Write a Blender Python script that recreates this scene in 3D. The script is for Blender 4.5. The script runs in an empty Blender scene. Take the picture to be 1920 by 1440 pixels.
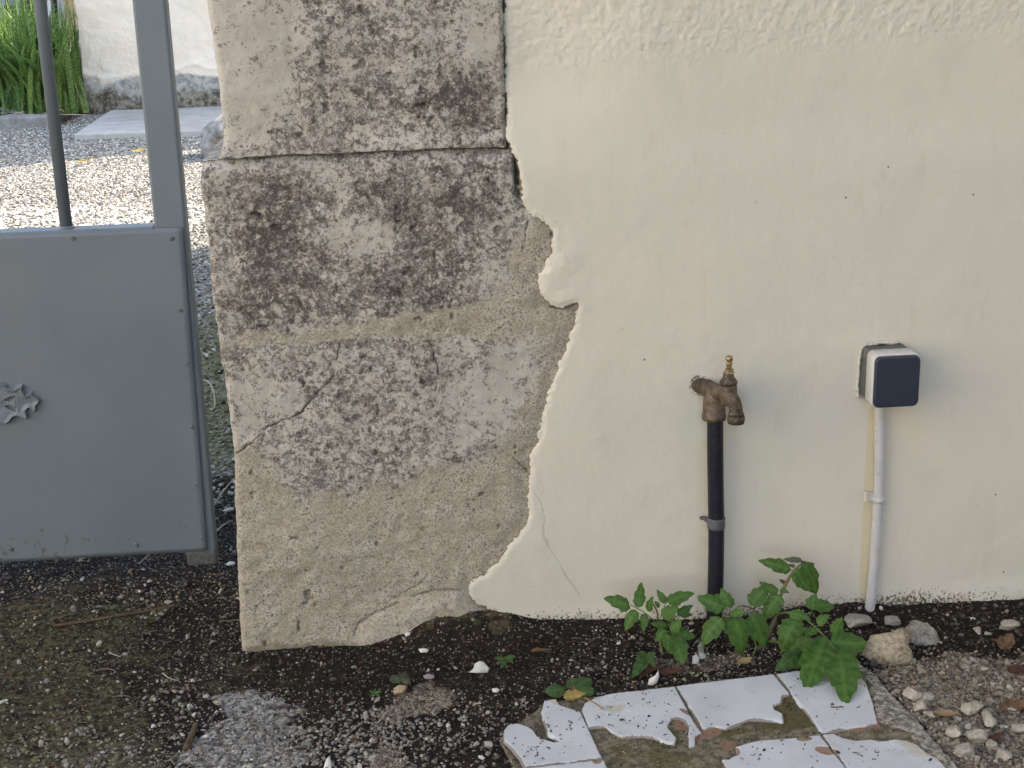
import bpy, bmesh, math, random
import numpy as np
from mathutils import Vector, Matrix
R = math.radians
SC = bpy.context.scene
random.seed(7); RNG = np.random.default_rng(7)

# ------------------------------------------------------------------ camera
CAM_P, CAM_ROLL, CAM_YAW, CAM_F, CAM_D, CAM_H = R(16.5), R(-1.5), R(5), 2650.0, 2.0, 1.0
_fw = np.array([math.sin(CAM_YAW)*math.cos(CAM_P), math.cos(CAM_YAW)*math.cos(CAM_P), -math.sin(CAM_P)])
_r = np.cross(_fw, [0, 0, 1]); _r /= np.linalg.norm(_r); _u = np.cross(_r, _fw)
_r2 = _r*math.cos(CAM_ROLL)+_u*math.sin(CAM_ROLL); _u2 = np.cross(_r2, _fw)
_C = np.array([0., -CAM_D, CAM_H])
cd = bpy.data.cameras.new('camera'); cam = bpy.data.objects.new('camera', cd); SC.collection.objects.link(cam)
cd.sensor_width = 36; cd.lens = CAM_F/1920*36; cd.clip_start = .05; cd.clip_end = 500
cam.matrix_world = Matrix(((_r2[0], _u2[0], -_fw[0], _C[0]), (_r2[1], _u2[1], -_fw[1], _C[1]),
                           (_r2[2], _u2[2], -_fw[2], _C[2]), (0, 0, 0, 1)))
SC.camera = cam

# ------------------------------------------------------------------ light
SUN_EL, SUN_ROT = 34, 62            # degrees; rotation clockwise from +Y
w = bpy.data.worlds.new('World'); SC.world = w; w.use_nodes = True
sky = w.node_tree.nodes.new('ShaderNodeTexSky'); sky.sky_type = 'NISHITA'; sky.sun_disc = False
sky.sun_elevation = R(SUN_EL); sky.sun_rotation = R(SUN_ROT)
sky.air_density = 1.0; sky.dust_density = 1.5; sky.ozone_density = 1.0
w.node_tree.links.new(sky.outputs[0], w.node_tree.nodes['Background'].inputs[0])
w.node_tree.nodes['Background'].inputs[1].default_value = 0.15
sl = bpy.data.lights.new('sun', 'SUN'); sl.energy = 2.8; sl.angle = R(.5); sl.color = (1, .95, .87)
so = bpy.data.objects.new('sun', sl); SC.collection.objects.link(so)
sd = Vector((math.sin(R(SUN_ROT))*math.cos(R(SUN_EL)), math.cos(R(SUN_ROT))*math.cos(R(SUN_EL)), math.sin(R(SUN_EL))))
so.rotation_euler = sd.to_track_quat('Z', 'Y').to_euler()
SC.view_settings.view_transform = 'Standard'; SC.view_settings.look = 'None'
SC.view_settings.use_white_balance = True; SC.view_settings.white_balance_temperature = 7550; SC.view_settings.white_balance_tint = 10
SC.view_settings.exposure = 2.3; SC.view_settings.gamma = 1
SC.cycles.max_bounces = 8; SC.cycles.diffuse_bounces = 5

# ------------------------------------------------------------------ placing
def ray(px, py):
    d = _fw*CAM_F + _r2*(px-960) - _u2*(py-720); return d/np.linalg.norm(d)
def atY(px, py, y=0.0):
    d = ray(px, py); return Vector(_C + d*((y-_C[1])/d[1]))
def atZ(px, py, z=0.0):
    d = ray(px, py); return Vector(_C + d*((z-_C[2])/d[2]))

# ------------------------------------------------------------------ numpy helpers
def _h(ix, iy, s):
    n = (ix*374761393 + iy*668265263 + s*1442695041) & 0xffffffff
    n = ((n ^ (n >> 13))*1274126177) & 0xffffffff
    return ((n ^ (n >> 16)) & 0xffff)/65535.0
def vn(x, y, s=0):
    ix = np.floor(x).astype(np.int64); iy = np.floor(y).astype(np.int64)
    fx = x-ix; fy = y-iy; fx = fx*fx*(3-2*fx); fy = fy*fy*(3-2*fy)
    a = _h(ix, iy, s); b = _h(ix+1, iy, s); c = _h(ix, iy+1, s); d = _h(ix+1, iy+1, s)
    return (a*(1-fx)+b*fx)*(1-fy)+(c*(1-fx)+d*fx)*fy
def fbm(x, y, sc, oc=4, s=0, g=.5):
    o = 0; a = 1; t = 0
    for k in range(oc):
        o = o + a*(vn(x*sc+17.3*k, y*sc-9.1*k, s+k)-.5); t += a; a *= g; sc *= 2.03
    return o/t*2                       # about -1..1
def ss(e0, e1, x):
    t = np.clip((x-e0)/(e1-e0), 0, 1); return t*t*(3-2*t)
def segdist(X, Y, pts, closed=False):
    pts = [(p[0], p[1]) for p in pts]
    segs = list(zip(pts, pts[1:]+(pts[:1] if closed else [])))
    if not closed: segs = segs[:len(pts)-1]
    D = np.full(X.shape, 1e9)
    for (ax, ay), (bx, by) in segs:
        dx, dy = bx-ax, by-ay; L = dx*dx+dy*dy+1e-12
        t = np.clip(((X-ax)*dx+(Y-ay)*dy)/L, 0, 1)
        D = np.minimum(D, (X-ax-t*dx)**2+(Y-ay-t*dy)**2)
    return np.sqrt(D)
def inside(X, Y, pts):
    I = np.zeros(X.shape, bool); n = len(pts)
    for i in range(n):
        x1, y1 = pts[i][0], pts[i][1]; x2, y2 = pts[(i+1) % n][0], pts[(i+1) % n][1]
        if y1 == y2: continue
        c = ((Y < y1) != (Y < y2)) & (X < (x2-x1)*(Y-y1)/(y2-y1)+x1)
        I ^= c
    return I
def sdf(X, Y, pts):                    # positive inside
    d = segdist(X, Y, pts, True); return np.where(inside(X, Y, pts), d, -d)
def wall_pts(l, y=0.0): return [(lambda p: (p.x, p.z))(atY(a, b, y)) for a, b in l]
def grd_pts(l, z=0.0): return [(lambda p: (p.x, p.y))(atZ(a, b, z)) for a, b in l]

def np_mesh(name, V, F, mat, parent=None, mask=None, smooth=True, col=None):
    me = bpy.data.meshes.new(name)
    V = np.ascontiguousarray(V, dtype=np.float32); F = np.ascontiguousarray(F, dtype=np.int32)
    me.vertices.add(len(V)); me.vertices.foreach_set('co', V.ravel())
    k = F.shape[1]
    me.loops.add(F.size); me.loops.foreach_set('vertex_index', F.ravel())
    me.polygons.add(len(F)); me.polygons.foreach_set('loop_start', np.arange(0, F.size, k, dtype=np.int32))
    me.polygons.foreach_set('use_smooth', np.full(len(F), smooth))
    me.update(calc_edges=True)
    if mask is not None:
        at = me.attributes.new('mask', 'FLOAT_COLOR', 'POINT')
        at.data.foreach_set('color', np.ascontiguousarray(mask, dtype=np.float32).ravel())
    if col is not None:
        at = me.attributes.new('tint', 'FLOAT_COLOR', 'POINT')
        at.data.foreach_set('color', np.ascontiguousarray(col, dtype=np.float32).ravel())
    me.validate()
    me.materials.append(mat)
    o = bpy.data.objects.new(name, me); SC.collection.objects.link(o)
    if parent: o.parent = parent
    return o
def grid_faces(ny, nx, keep=None, flip=False):
    i = np.arange(ny-1)[:, None]*nx+np.arange(nx-1)[None]
    F = np.stack([i, i+1, i+nx+1, i+nx], -1)
    if flip: F = F[..., ::-1]
    return F[keep] if keep is not None else F.reshape(-1, 4)
def compact(V, F, *at):
    u, inv = np.unique(F.ravel(), return_inverse=True)
    return (V[u], inv.reshape(F.shape)) + tuple(a[u] for a in at)
def axis(segs):                        # [(start, step), ..., end]
    out = []
    for (a, st), nx in zip(segs[:-1], segs[1:]):
        b = nx[0] if isinstance(nx, tuple) else nx
        n = max(1, round((b-a)/st)); out += list(np.linspace(a, b, n, endpoint=False))
    out.append(segs[-1]); return np.array(out)

def tag(o, label, cat, group=None, kind=None):
    if kind: o['kind'] = kind
    if label: o['label'] = label
    if cat: o['category'] = cat
    if group: o['group'] = group
    return o
def thing(name, label, cat, loc=(0, 0, 0), group=None):
    o = bpy.data.objects.new(name, None); SC.collection.objects.link(o); o.location = loc
    o.empty_display_size = .05
    bpy.context.view_layer.update()
    return tag(o, label, cat, group)
def adopt(o, parent):
    o.parent = parent; o.matrix_parent_inverse = Matrix.Translation(parent.location).inverted(); return o

# bmesh helpers
def bobj(name, bm, mat, parent=None, smooth=False, bevel=0, seg=2):
    bmesh.ops.recalc_face_normals(bm, faces=bm.faces)
    me = bpy.data.meshes.new(name); bm.to_mesh(me); bm.free()
    if smooth:
        for p in me.polygons: p.use_smooth = True
    me.materials.append(mat)
    o = bpy.data.objects.new(name, me); SC.collection.objects.link(o)
    if bevel:
        m = o.modifiers.new('bevel', 'BEVEL'); m.width = bevel; m.segments = seg; m.limit_method = 'ANGLE'
        m.angle_limit = R(40)
    if parent: adopt(o, parent)
    return o
def box(bm, x0, x1, y0, y1, z0, z1):
    v = [bm.verts.new(p) for p in [(x0,y0,z0),(x1,y0,z0),(x1,y1,z0),(x0,y1,z0),(x0,y0,z1),(x1,y0,z1),(x1,y1,z1),(x0,y1,z1)]]
    for f in [(0,3,2,1),(4,5,6,7),(0,1,5,4),(1,2,6,5),(2,3,7,6),(3,0,4,7)]: bm.faces.new([v[i] for i in f])
    return v
def tube(bm, pts, rad, n=10, cap=True):
    pts = [Vector(p) for p in pts]
    if not hasattr(rad, '__len__'): rad = [rad]*len(pts)
    rings = []; up = None
    for i, p in enumerate(pts):
        d = (pts[min(i+1, len(pts)-1)]-pts[max(i-1, 0)])
        if d.length < 1e-9: d = Vector((0, 0, 1))
        d.normalize()
        if up is None:
            up = d.orthogonal().normalized()
        up = (up-d*up.dot(d))
        if up.length < 1e-6: up = d.orthogonal()
        up.normalize(); sd_ = d.cross(up)
        rings.append([bm.verts.new(p+(up*math.cos(2*math.pi*k/n)+sd_*math.sin(2*math.pi*k/n))*rad[i]) for k in range(n)])
    for a, b in zip(rings, rings[1:]):
        for k in range(n): bm.faces.new([a[k], a[(k+1) % n], b[(k+1) % n], b[k]])
    if cap: bm.faces.new(rings[0][::-1]); bm.faces.new(rings[-1])
def lathe(bm, c, prof, n=24, ax='Z'):    # prof [(r, h)]
    c = Vector(c); rings = []
    for r, h in prof:
        ring = []
        for k in range(n):
            a = 2*math.pi*k/n
            q = {'Z': Vector((r*math.cos(a), r*math.sin(a), h)), 'Y': Vector((r*math.cos(a), h, r*math.sin(a))),
                 'X': Vector((h, r*math.cos(a), r*math.sin(a)))}[ax]
            ring.append(bm.verts.new(c+q))
        rings.append(ring)
    for a, b in zip(rings, rings[1:]):
        for k in range(n): bm.faces.new([a[k], a[(k+1) % n], b[(k+1) % n], b[k]])
    bm.faces.new(rings[0][::-1]); bm.faces.new(rings[-1])
def smooth_path(pts, n=6):
    P = [Vector(p) for p in pts]; out = []
    for i in range(len(P)-1):
        p0 = P[max(i-1, 0)]; p1 = P[i]; p2 = P[i+1]; p3 = P[min(i+2, len(P)-1)]
        for k in range(n):
            t = k/n
            out.append(.5*((2*p1)+(p2-p0)*t+(2*p0-5*p1+4*p2-p3)*t*t+(3*p1-p0-3*p2+p3)*t**3))
    out.append(P[-1]); return out

# ------------------------------------------------------------------ materials
class NM:
    def __init__(s, name, rough=.8, spec=.3, coord='Object'):
        s.m = bpy.data.materials.new(name); s.m.use_nodes = True; s.t = s.m.node_tree; s.n = s.t.nodes
        s.b = s.n['Principled BSDF']; s.b.inputs['Roughness'].default_value = rough
        s.b.inputs['Specular IOR Level'].default_value = spec
        s.co = s.n.new('ShaderNodeTexCoord').outputs[coord]
    def L(s, a, b): s.t.links.new(a, b)
    def set(s, inp, v):
        if hasattr(v, 'is_linked') or isinstance(v, bpy.types.NodeSocket): s.L(v, inp)
        else: inp.default_value = v
    def mapv(s, scale=(1, 1, 1), loc=(0, 0, 0)):
        n = s.n.new('ShaderNodeMapping'); s.L(s.co, n.inputs[0]); n.inputs['Scale'].default_value = scale
        n.inputs['Location'].default_value = loc; return n.outputs[0]
    def noise(s, scale, detail=4, rough=.5, dist=0, vec=None, col=False):
        n = s.n.new('ShaderNodeTexNoise'); s.L(vec or s.co, n.inputs['Vector'])
        n.inputs['Scale'].default_value = scale; n.inputs['Detail'].default_value = detail
        n.inputs['Roughness'].default_value = rough; n.inputs['Distortion'].default_value = dist
        return n.outputs['Color' if col else 'Fac']
    def voro(s, scale, feat='F1', vec=None, out='Distance', rand=1):
        n = s.n.new('ShaderNodeTexVoronoi'); n.feature = feat; s.L(vec or s.co, n.inputs['Vector'])
        n.inputs['Scale'].default_value = scale; n.inputs['Randomness'].default_value = rand
        return n.outputs[out]
    def ramp(s, fac, stops, interp='LINEAR'):
        n = s.n.new('ShaderNodeValToRGB'); s.L(fac, n.inputs[0]); r = n.color_ramp; r.interpolation = interp
        while len(r.elements) < len(stops): r.elements.new(.5)
        for e, (p, c) in zip(r.elements, stops):
            e.position = p
            e.color = (c, c, c, 1) if not hasattr(c, '__len__') else (*c[:3], 1)
        return n.outputs[0]
    def math(s, op, a, b=0.0, clamp=False):
        n = s.n.new('ShaderNodeMath'); n.operation = op; n.use_clamp = clamp
        s.set(n.inputs[0], a); s.set(n.inputs[1], b); return n.outputs[0]
    def mul(s, a, b): return s.math('MULTIPLY', a, b)
    def add(s, a, b): return s.math('ADD', a, b)
    def sub(s, a, b): return s.math('SUBTRACT', a, b)
    def step(s, v, lo, hi):
        n = s.n.new('ShaderNodeMapRange'); n.interpolation_type = 'SMOOTHSTEP'
        s.set(n.inputs[0], v); n.inputs[1].default_value = lo; n.inputs[2].default_value = hi; return n.outputs[0]
    def mix(s, fac, a, b, mode='MIX'):
        n = s.n.new('ShaderNodeMix'); n.data_type = 'RGBA'; n.blend_type = mode
        s.set(n.inputs[0], fac)
        for i, v in ((6, a), (7, b)):
            if isinstance(v, bpy.types.NodeSocket): s.L(v, n.inputs[i])
            else: n.inputs[i].default_value = (v, v, v, 1) if not hasattr(v, '__len__') else (*v[:3], 1)
        return n.outputs[2]
    def attr(s, name):
        n = s.n.new('ShaderNodeAttribute'); n.attribute_name = name
        sp = s.n.new('ShaderNodeSeparateColor'); s.L(n.outputs['Color'], sp.inputs[0])
        return sp.outputs[0], sp.outputs[1], sp.outputs[2], n.outputs['Alpha'], n.outputs['Color']
    def bump(s, h, strength=.3, dist=.002, prev=None):
        n = s.n.new('ShaderNodeBump'); s.L(h, n.inputs['Height']); s.set(n.inputs['Strength'], strength)
        n.inputs['Distance'].default_value = dist
        if prev is not None: s.L(prev, n.inputs['Normal'])
        return n.outputs[0]
    def fin(s, col=None, normal=None, rough=None):
        if col is not None:
            if isinstance(col, bpy.types.NodeSocket): s.L(col, s.b.inputs['Base Color'])
            else: s.b.inputs['Base Color'].default_value = (*col[:3], 1)
        if normal is not None: s.L(normal, s.b.inputs['Normal'])
        if rough is not None: s.set(s.b.inputs['Roughness'], rough)
        return s.m

def plain(name, col, rough=.6, spec=.3, var=.12, scale=60, bump=.15, metal=0, dirt=None, dscale=25):
    k = NM(name, rough, spec)
    n = k.noise(scale, 5, .6); n2 = k.noise(scale*.13, 3, .5)
    c = k.mix(k.step(k.add(k.mul(n, .5), k.mul(n2, .5)), .35, .65), tuple(v*(1-var) for v in col), tuple(min(1, v*(1+var)) for v in col))
    if dirt: c = k.mix(k.mul(k.step(k.noise(dscale, 8, .7), .52, .68), .8), c, dirt)
    k.b.inputs['Metallic'].default_value = metal
    return k.fin(c, k.bump(n, bump, .001), k.add(rough-.1, k.mul(n, .2)))

# --- lime render of the wall; mask: R coarse texture, G old paint stripe, B dirt, A crack
def wall_material():
    k = NM('lime_render', .7, .25)
    r, g, b, a, _ = k.attr('mask')
    big = k.noise(2.3, 4, .55); st = k.noise(9, 5, .6, vec=k.mapv((1.6, 1.6, .45)))
    c = k.mix(k.step(big, .35, .68), (.635, .62, .545), (.68, .635, .56))
    c = k.mix(k.mul(k.step(st, .5, .75), .5), c, (.585, .575, .50))
    c = k.mix(k.mul(k.step(k.noise(38, 6, .65, vec=k.mapv((1, 1, .3))), .56, .76), .4), c, (.54, .48, .41))
    c = k.mix(k.mul(k.step(k.noise(55, 7, .8), .60, .70), .30), c, (.50, .45, .39))
    c = k.mix(k.mul(g, .85), c, (.62, .53, .33))
    # scattered fly specks and grit
    sp = k.voro(26, vec=k.co); spn = k.noise(14, 2)
    c = k.mix(k.mul(k.sub(1, k.step(sp, .02, .055)), k.step(spn, .50, .56)), c, (.10, .085, .07))
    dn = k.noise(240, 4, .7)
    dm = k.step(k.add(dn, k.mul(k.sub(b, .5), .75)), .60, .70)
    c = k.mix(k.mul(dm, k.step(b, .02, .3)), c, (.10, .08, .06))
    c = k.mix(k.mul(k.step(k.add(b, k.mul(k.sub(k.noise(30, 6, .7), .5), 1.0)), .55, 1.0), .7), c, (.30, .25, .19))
    c = k.mix(a, c, (.12, .10, .08))
    f = k.noise(520, 5, .65); m_ = k.noise(130, 5, .6)
    nb = k.bump(m_, k.add(.32, k.mul(r, .4)), .0018)
    nb = k.bump(k.noise(260, 6, .7, vec=k.mapv((1, 1, .5))), .35, .0010, nb)
    nb = k.bump(f, .3, .0006, nb)
    return k.fin(c, nb)
# --- weathered stone; mask: R lichen, G cement apron, B crack/dark, A moss or tan stain
def stone_material():
    k = NM('weathered_stone', .88, .15)
    r, g, b, a, _ = k.attr('mask')
    wv = k.mapv((1, 1, 1))
    dist = k.noise(30, 3, .6, col=True)
    base = k.mix(k.step(k.noise(11, 6, .62), .35, .65), (.42, .395, .355), (.54, .51, .465))
    base = k.mix(k.mul(k.step(k.noise(70, 6, .7), .45, .7), .5), base, (.37, .33, .29))
    # lichen blots in three sizes, warped
    n1 = k.noise(125, 10, .78, .6); n2 = k.noise(260, 6, .75, .3); n3 = k.noise(15, 6, .65)
    wp = k.mix(.022, wv, k.noise(120, 5, .7, col=True))
    cell = k.n.new('ShaderNodeSeparateColor'); k.L(k.voro(165, vec=wp, out='Color'), cell.inputs[0])
    cell2 = k.n.new('ShaderNodeSeparateColor'); k.L(k.voro(70, vec=wp, out='Color'), cell2.inputs[0])
    f = k.add(k.add(k.mul(n1, .62), k.mul(n2, .38)), k.add(k.mul(k.sub(r, .5), .17), k.mul(k.sub(n3, .5), .21)))
    f = k.add(f, k.add(k.mul(k.sub(cell.outputs[0], .5), .085), k.mul(k.sub(cell2.outputs[0], .5), .075)))
    blot = k.step(f, .500, .528)
    deep = k.step(f, .575, .61)
    brown = k.mix(k.step(k.noise(19, 4, .6), .42, .60), (.190, .180, .168), (.198, .166, .150))
    brown = k.mix(k.mul(k.step(k.noise(420, 4, .75), .45, .58), .45), brown, (.31, .275, .25))
    c = k.mix(k.mul(cell.outputs[1], .22), base, (.60, .57, .53))
    c = k.mix(k.mul(blot, .9), c, brown)
    c = k.mix(k.mul(deep, .85), c, (.075, .066, .062))
    pt = k.step(k.noise(400, 5, .75), .55, .61)
    c = k.mix(k.mul(k.mul(pt, k.step(f, .45, .52)), .85), c, (.055, .048, .046))
    # pale crustose spots
    v = k.voro(34, vec=k.mix(.04, wv, dist))
    c = k.mix(k.mul(k.mul(k.sub(1, k.step(k.add(v, k.mul(k.sub(n2, .5), .5)), .16, .24)), k.step(k.noise(9, 2), .48, .54)), k.mul(r, .8)), c, (.47, .44, .385))
    # sandy cement
    gr = k.noise(430, 4, .75); gm = k.noise(26, 6, .65)
    cem = k.mix(k.step(gm, .35, .68), (.44, .395, .325), (.57, .53, .46))
    cem = k.mix(k.mul(k.sub(1, k.step(gr, .40, .52)), .65), cem, (.20, .16, .115))
    cem = k.mix(k.mul(k.step(k.noise(270, 6, .8), .52, .575), k.add(.35, k.mul(k.step(gm, .4, .6), .5))), cem, (.10, .085, .07))
    edge = k.step(k.add(g, k.mul(k.sub(k.noise(75, 8, .75), .5), 1.5)), .30, .72)
    c = k.mix(edge, c, cem)
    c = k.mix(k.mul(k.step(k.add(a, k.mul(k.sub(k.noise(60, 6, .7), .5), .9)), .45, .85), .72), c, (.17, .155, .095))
    c = k.mix(b, c, (.05, .042, .036))
    fine = k.noise(600, 4, .7)
    nb = k.bump(k.add(n1, k.mul(n2, .6)), .55, .0025)
    nb = k.bump(fine, k.add(.25, k.mul(edge, .45)), .0010, nb)
    return k.fin(c, nb)
# --- soil; mask R moss, G pale concrete, B sandy/tan rubble, A dark
def soil_material():
    k = NM('damp_soil', .95, .1)
    r, g, b, a, _ = k.attr('mask')
    n = k.noise(60, 8, .7); fn = k.noise(420, 5, .75)
    c = k.mix(k.step(n, .35, .65), (.012, .009, .008), (.036, .029, .025))
    v = k.voro(240, out='Color'); vd = k.voro(240)
    sepn = k.n.new('ShaderNodeSeparateColor'); k.L(v, sepn.inputs[0])
    c = k.mix(k.mul(k.step(sepn.outputs[0], .72, .78), k.sub(1, k.step(vd, .25, .5))), c, k.mix(sepn.outputs[1], (.20, .175, .15), (.42, .40, .37)))
    moss = k.mix(k.step(k.noise(90, 6, .7), .4, .6), (.028, .024, .015), (.135, .125, .070))
    c = k.mix(k.mul(k.step(k.add(r, k.mul(k.sub(k.noise(22, 6, .7), .5), 1.3)), .45, .75), .85), c, moss)
    con = k.mix(k.step(k.noise(110, 8, .8), .45, .56), (.12, .11, .10), (.43, .41, .385))
    c = k.mix(k.step(k.add(g, k.mul(k.sub(k.noise(45, 6, .7), .5), .8)), .42, .6), c, con)
    tan = k.mix(k.step(k.noise(170, 8, .8), .44, .56), (.10, .08, .06), (.40, .345, .27))
    c = k.mix(k.mul(k.step(k.add(b, k.mul(k.sub(k.noise(40, 6, .7), .5), .9)), .4, .65), .9), c, tan)
    c = k.mix(k.mul(a, .75), c, (.02, .015, .012))
    nb = k.bump(n, .6, .006); nb = k.bump(fn, .8, .0025, nb)
    return k.fin(c, nb)
def gravel_ground_material():
    k = NM('gravel_bed', .95, .1)
    r, g, b, a, _ = k.attr('mask')
    v = k.voro(70, out='Color'); vd = k.voro(70)
    s_ = k.n.new('ShaderNodeSeparateColor'); k.L(v, s_.inputs[0])
    c = k.mix(s_.outputs[0], (.17, .165, .16), (.40, .385, .36))
    c = k.mix(k.step(vd, .45, .75), c, (.10, .09, .08))
    c = k.mix(k.mul(k.step(k.noise(4, 6, .7), .5, .7), .2), c, (.24, .21, .17))
    moss = k.mix(k.step(k.noise(60, 6, .7), .4, .6), (.06, .065, .025), (.17, .17, .08))
    c = k.mix(k.mul(k.step(k.add(r, k.mul(k.sub(k.noise(12, 6, .7), .5), 1.2)), .45, .8), .75), c, moss)
    c = k.mix(g, c, k.mix(k.step(k.noise(90, 5, .7), .4, .6), (.50, .48, .45), (.62, .60, .56)))
    return k.fin(c, k.bump(k.sub(1, vd), .9, .01))
def pebble_material():
    k = NM('pebbles', .85, .2)
    _, _, _, _, c = k.attr('tint'); n = k.noise(300, 4, .7)
    c2 = k.mix(k.mul(k.step(n, .45, .7), .35), c, (.16, .14, .12))
    return k.fin(c2, k.bump(n, .4, .0008))
M = {}
M['wall'] = wall_material(); M['stone'] = stone_material(); M['soil'] = soil_material()
M['gbed'] = gravel_ground_material(); M['peb'] = pebble_material()
def paint_material():
    k = NM('grey_blue_paint', .42, .4)
    r, g, b, a, _ = k.attr('mask')
    c = k.mix(k.step(k.noise(5, 4, .6), .35, .65), (.140, .172, .205), (.160, .190, .222))
    c = k.mix(k.mul(k.step(k.noise(60, 6, .75), .66, .74), .6), c, (.06, .055, .045))
    geo = k.n.new('ShaderNodeNewGeometry'); sx = k.n.new('ShaderNodeSeparateXYZ'); k.L(geo.outputs['Position'], sx.inputs[0])
    low = k.sub(1, k.step(sx.outputs[2], .03, .22))
    c = k.mix(k.mul(k.step(k.add(k.noise(95, 7, .75, vec=k.mapv((1, 1, .6))), k.mul(low, .13)), .67, .74), k.mul(low, .8)), c, (.07, .06, .04))
    foot = k.sub(1, k.step(k.add(sx.outputs[2], k.mul(k.sub(k.noise(40, 5, .6), .5), .03)), .045, .062))
    c = k.mix(k.mul(foot, k.mul(k.step(k.noise(160, 6, .75), .38, .5), .75)), c, (.075, .06, .045))
    h = k.noise(500, 3, .6); h2 = k.noise(14, 3, .5)
    nb = k.bump(h2, .12, .006); nb = k.bump(h, .08, .0006, nb)
    return k.fin(c, nb, k.add(.36, k.mul(k.noise(30, 4, .6), .2)))
M['paint'] = paint_material()
M['screw'] = plain('painted_screw', (.14, .15, .165), .4, .5, dirt=(.08, .05, .03), dscale=300)
M['brass'] = plain('dull_brass', (.36, .27, .15), .42, .5, .25, 400, .2, .75, dirt=(.15, .12, .08), dscale=260)
M['bronze'] = plain('corroded_brass', (.115, .085, .060), .58, .4, .5, 220, .6, .4, dirt=(.21, .20, .175), dscale=180)
M['rubber'] = plain('dark_seal', (.02, .02, .018), .6, .3)
M['hose'] = plain('navy_plastic_pipe', (.007, .008, .018), .45, .4, .25, 150, .15, dirt=(.05, .045, .04), dscale=300)
M['clip'] = plain('cobwebbed_grey_clip', (.10, .105, .12), .7, .3, .3, 300, .3)
M['sw_back'] = plain('grey_box_plastic', (.075, .085, .083), .5, .4, .08, 300, .1, dirt=(.20, .17, .16), dscale=60)
M['sw_white'] = plain('off_white_plastic', (.60, .60, .585), .4, .45, .04, 200, .05)
M['sw_rock'] = plain('slate_blue_plastic', (.030, .038, .062), .38, .45, .06, 200, .04)
M['conduit'] = plain('white_conduit', (.52, .52, .545), .4, .45, .05, 80, .05, dirt=(.45, .40, .34), dscale=60)
M['plaster_rim'] = plain('painted_filler', (.60, .56, .49), .85, .2, .15, 120, .6, dirt=(.16, .13, .10), dscale=130)
def tile_material():
    k = NM('white_glazed_tile', .22, .5)
    r, g, b, a, _ = k.attr('mask')     # R chip, G film, B dirty edge
    c = k.mix(k.step(k.noise(12, 4, .6), .35, .65), (.50, .52, .56), (.56, .58, .62))
    c = k.mix(k.mul(k.step(k.noise(28, 8, .75), .52, .68), .35), c, (.36, .345, .31))
    c = k.mix(k.mul(k.step(k.add(g, k.mul(k.sub(k.noise(50, 6, .7), .5), 1.0)), .4, .8), .8), c, k.mix(k.noise(120, 5, .7), (.30, .28, .20), (.58, .55, .46)))
    c = k.mix(k.mul(k.step(k.add(b, k.mul(k.sub(k.noise(160, 6, .7), .5), .8)), .62, .85), .85), c, (.20, .16, .12))
    c = k.mix(k.step(r, .4, .6), c, k.mix(k.step(k.noise(110, 6, .7), .45, .62), (.29, .19, .14), (.20, .135, .10)))
    return k.fin(c, k.bump(k.add(k.noise(8, 2), k.mul(k.noise(200, 4, .7), k.add(k.mul(r, .8), .02))), .25, .002), k.add(.24, k.mul(k.math('MAXIMUM', r, g), .6)))
def bed_material():
    k = NM('mortar_bed', .92, .12)
    r, g, b, a, _ = k.attr('mask')     # R moss olive, G clay adhesive, B pale border
    c = k.mix(k.step(k.noise(60, 7, .7), .4, .62), (.10, .085, .06), (.235, .21, .15))
    c = k.mix(k.step(k.add(r, k.mul(k.sub(k.noise(40, 6, .7), .5), 1.0)), .45, .7), c, k.mix(k.noise(120, 5, .7), (.055, .048, .018), (.165, .15, .075)))
    c = k.mix(k.step(k.add(b, k.mul(k.sub(k.noise(55, 7, .75), .5), 1.0)), .4, .62), c, k.mix(k.step(k.noise(100, 7, .75), .42, .6), (.14, .125, .10), (.42, .395, .345)))
    c = k.mix(k.step(k.add(g, k.mul(k.sub(k.noise(60, 6, .7), .5), .5)), .45, .6), c, k.mix(k.noise(90, 6, .7), (.20, .115, .080), (.31, .20, .145)))
    c = k.mix(k.mul(k.step(k.noise(260, 6, .8), .54, .61), .75), c, (.03, .025, .018))
    return k.fin(c, k.bump(k.noise(150, 6, .75), .6, .003))
M['tile'] = tile_material(); M['bed'] = bed_material()
M['grout'] = plain('dirty_grout', (.16, .13, .10), .9, .1, .3, 200, .4)
def leaf_material(name, dark, light, trans=.35, rough=.55, vein=True):
    k = NM(name, rough, .35)
    n = k.noise(90, 5, .6); n2 = k.noise(420, 3, .6)
    c = k.mix(k.step(n, .35, .65), dark, light)
    if vein:
        r, g, b, a, _ = k.attr('mask')   # R vein, G tip yellowing
        c = k.mix(k.mul(r, .38), c, tuple(min(1, x*1.7+.01) for x in light))
        c = k.mix(k.mul(g, .6), c, (.16, .17, .05))
    k.b.inputs['Transmission Weight'].default_value = 0
    tr = k.n.new('ShaderNodeBsdfTranslucent'); k.L(c, tr.inputs[0])
    mx = k.n.new('ShaderNodeMixShader'); mx.inputs[0].default_value = trans
    k.L(k.b.outputs[0], mx.inputs[1]); k.L(tr.outputs[0], mx.inputs[2])
    k.L(mx.outputs[0], k.n['Material Output'].inputs[0])
    return k.fin(c, k.bump(n2, .35, .0006))
M['leaf'] = leaf_material('tomato_leaf', (.048, .120, .022), (.085, .178, .040))
M['leaf2'] = leaf_material('small_weed_leaf', (.045, .105, .03), (.08, .15, .05))
M['leaf3'] = leaf_material('grey_green_leaf', (.06, .075, .045), (.10, .12, .075))
M['strap'] = leaf_material('strap_leaf', (.050, .120, .035), (.25, .36, .10), .45, .4, False)
M['dry'] = leaf_material('dry_leaf', (.10, .055, .03), (.20, .12, .07), .2, .8)
M['dryred'] = leaf_material('red_brown_leaf', (.050, .022, .016), (.10, .045, .032), .2, .8)
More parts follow.
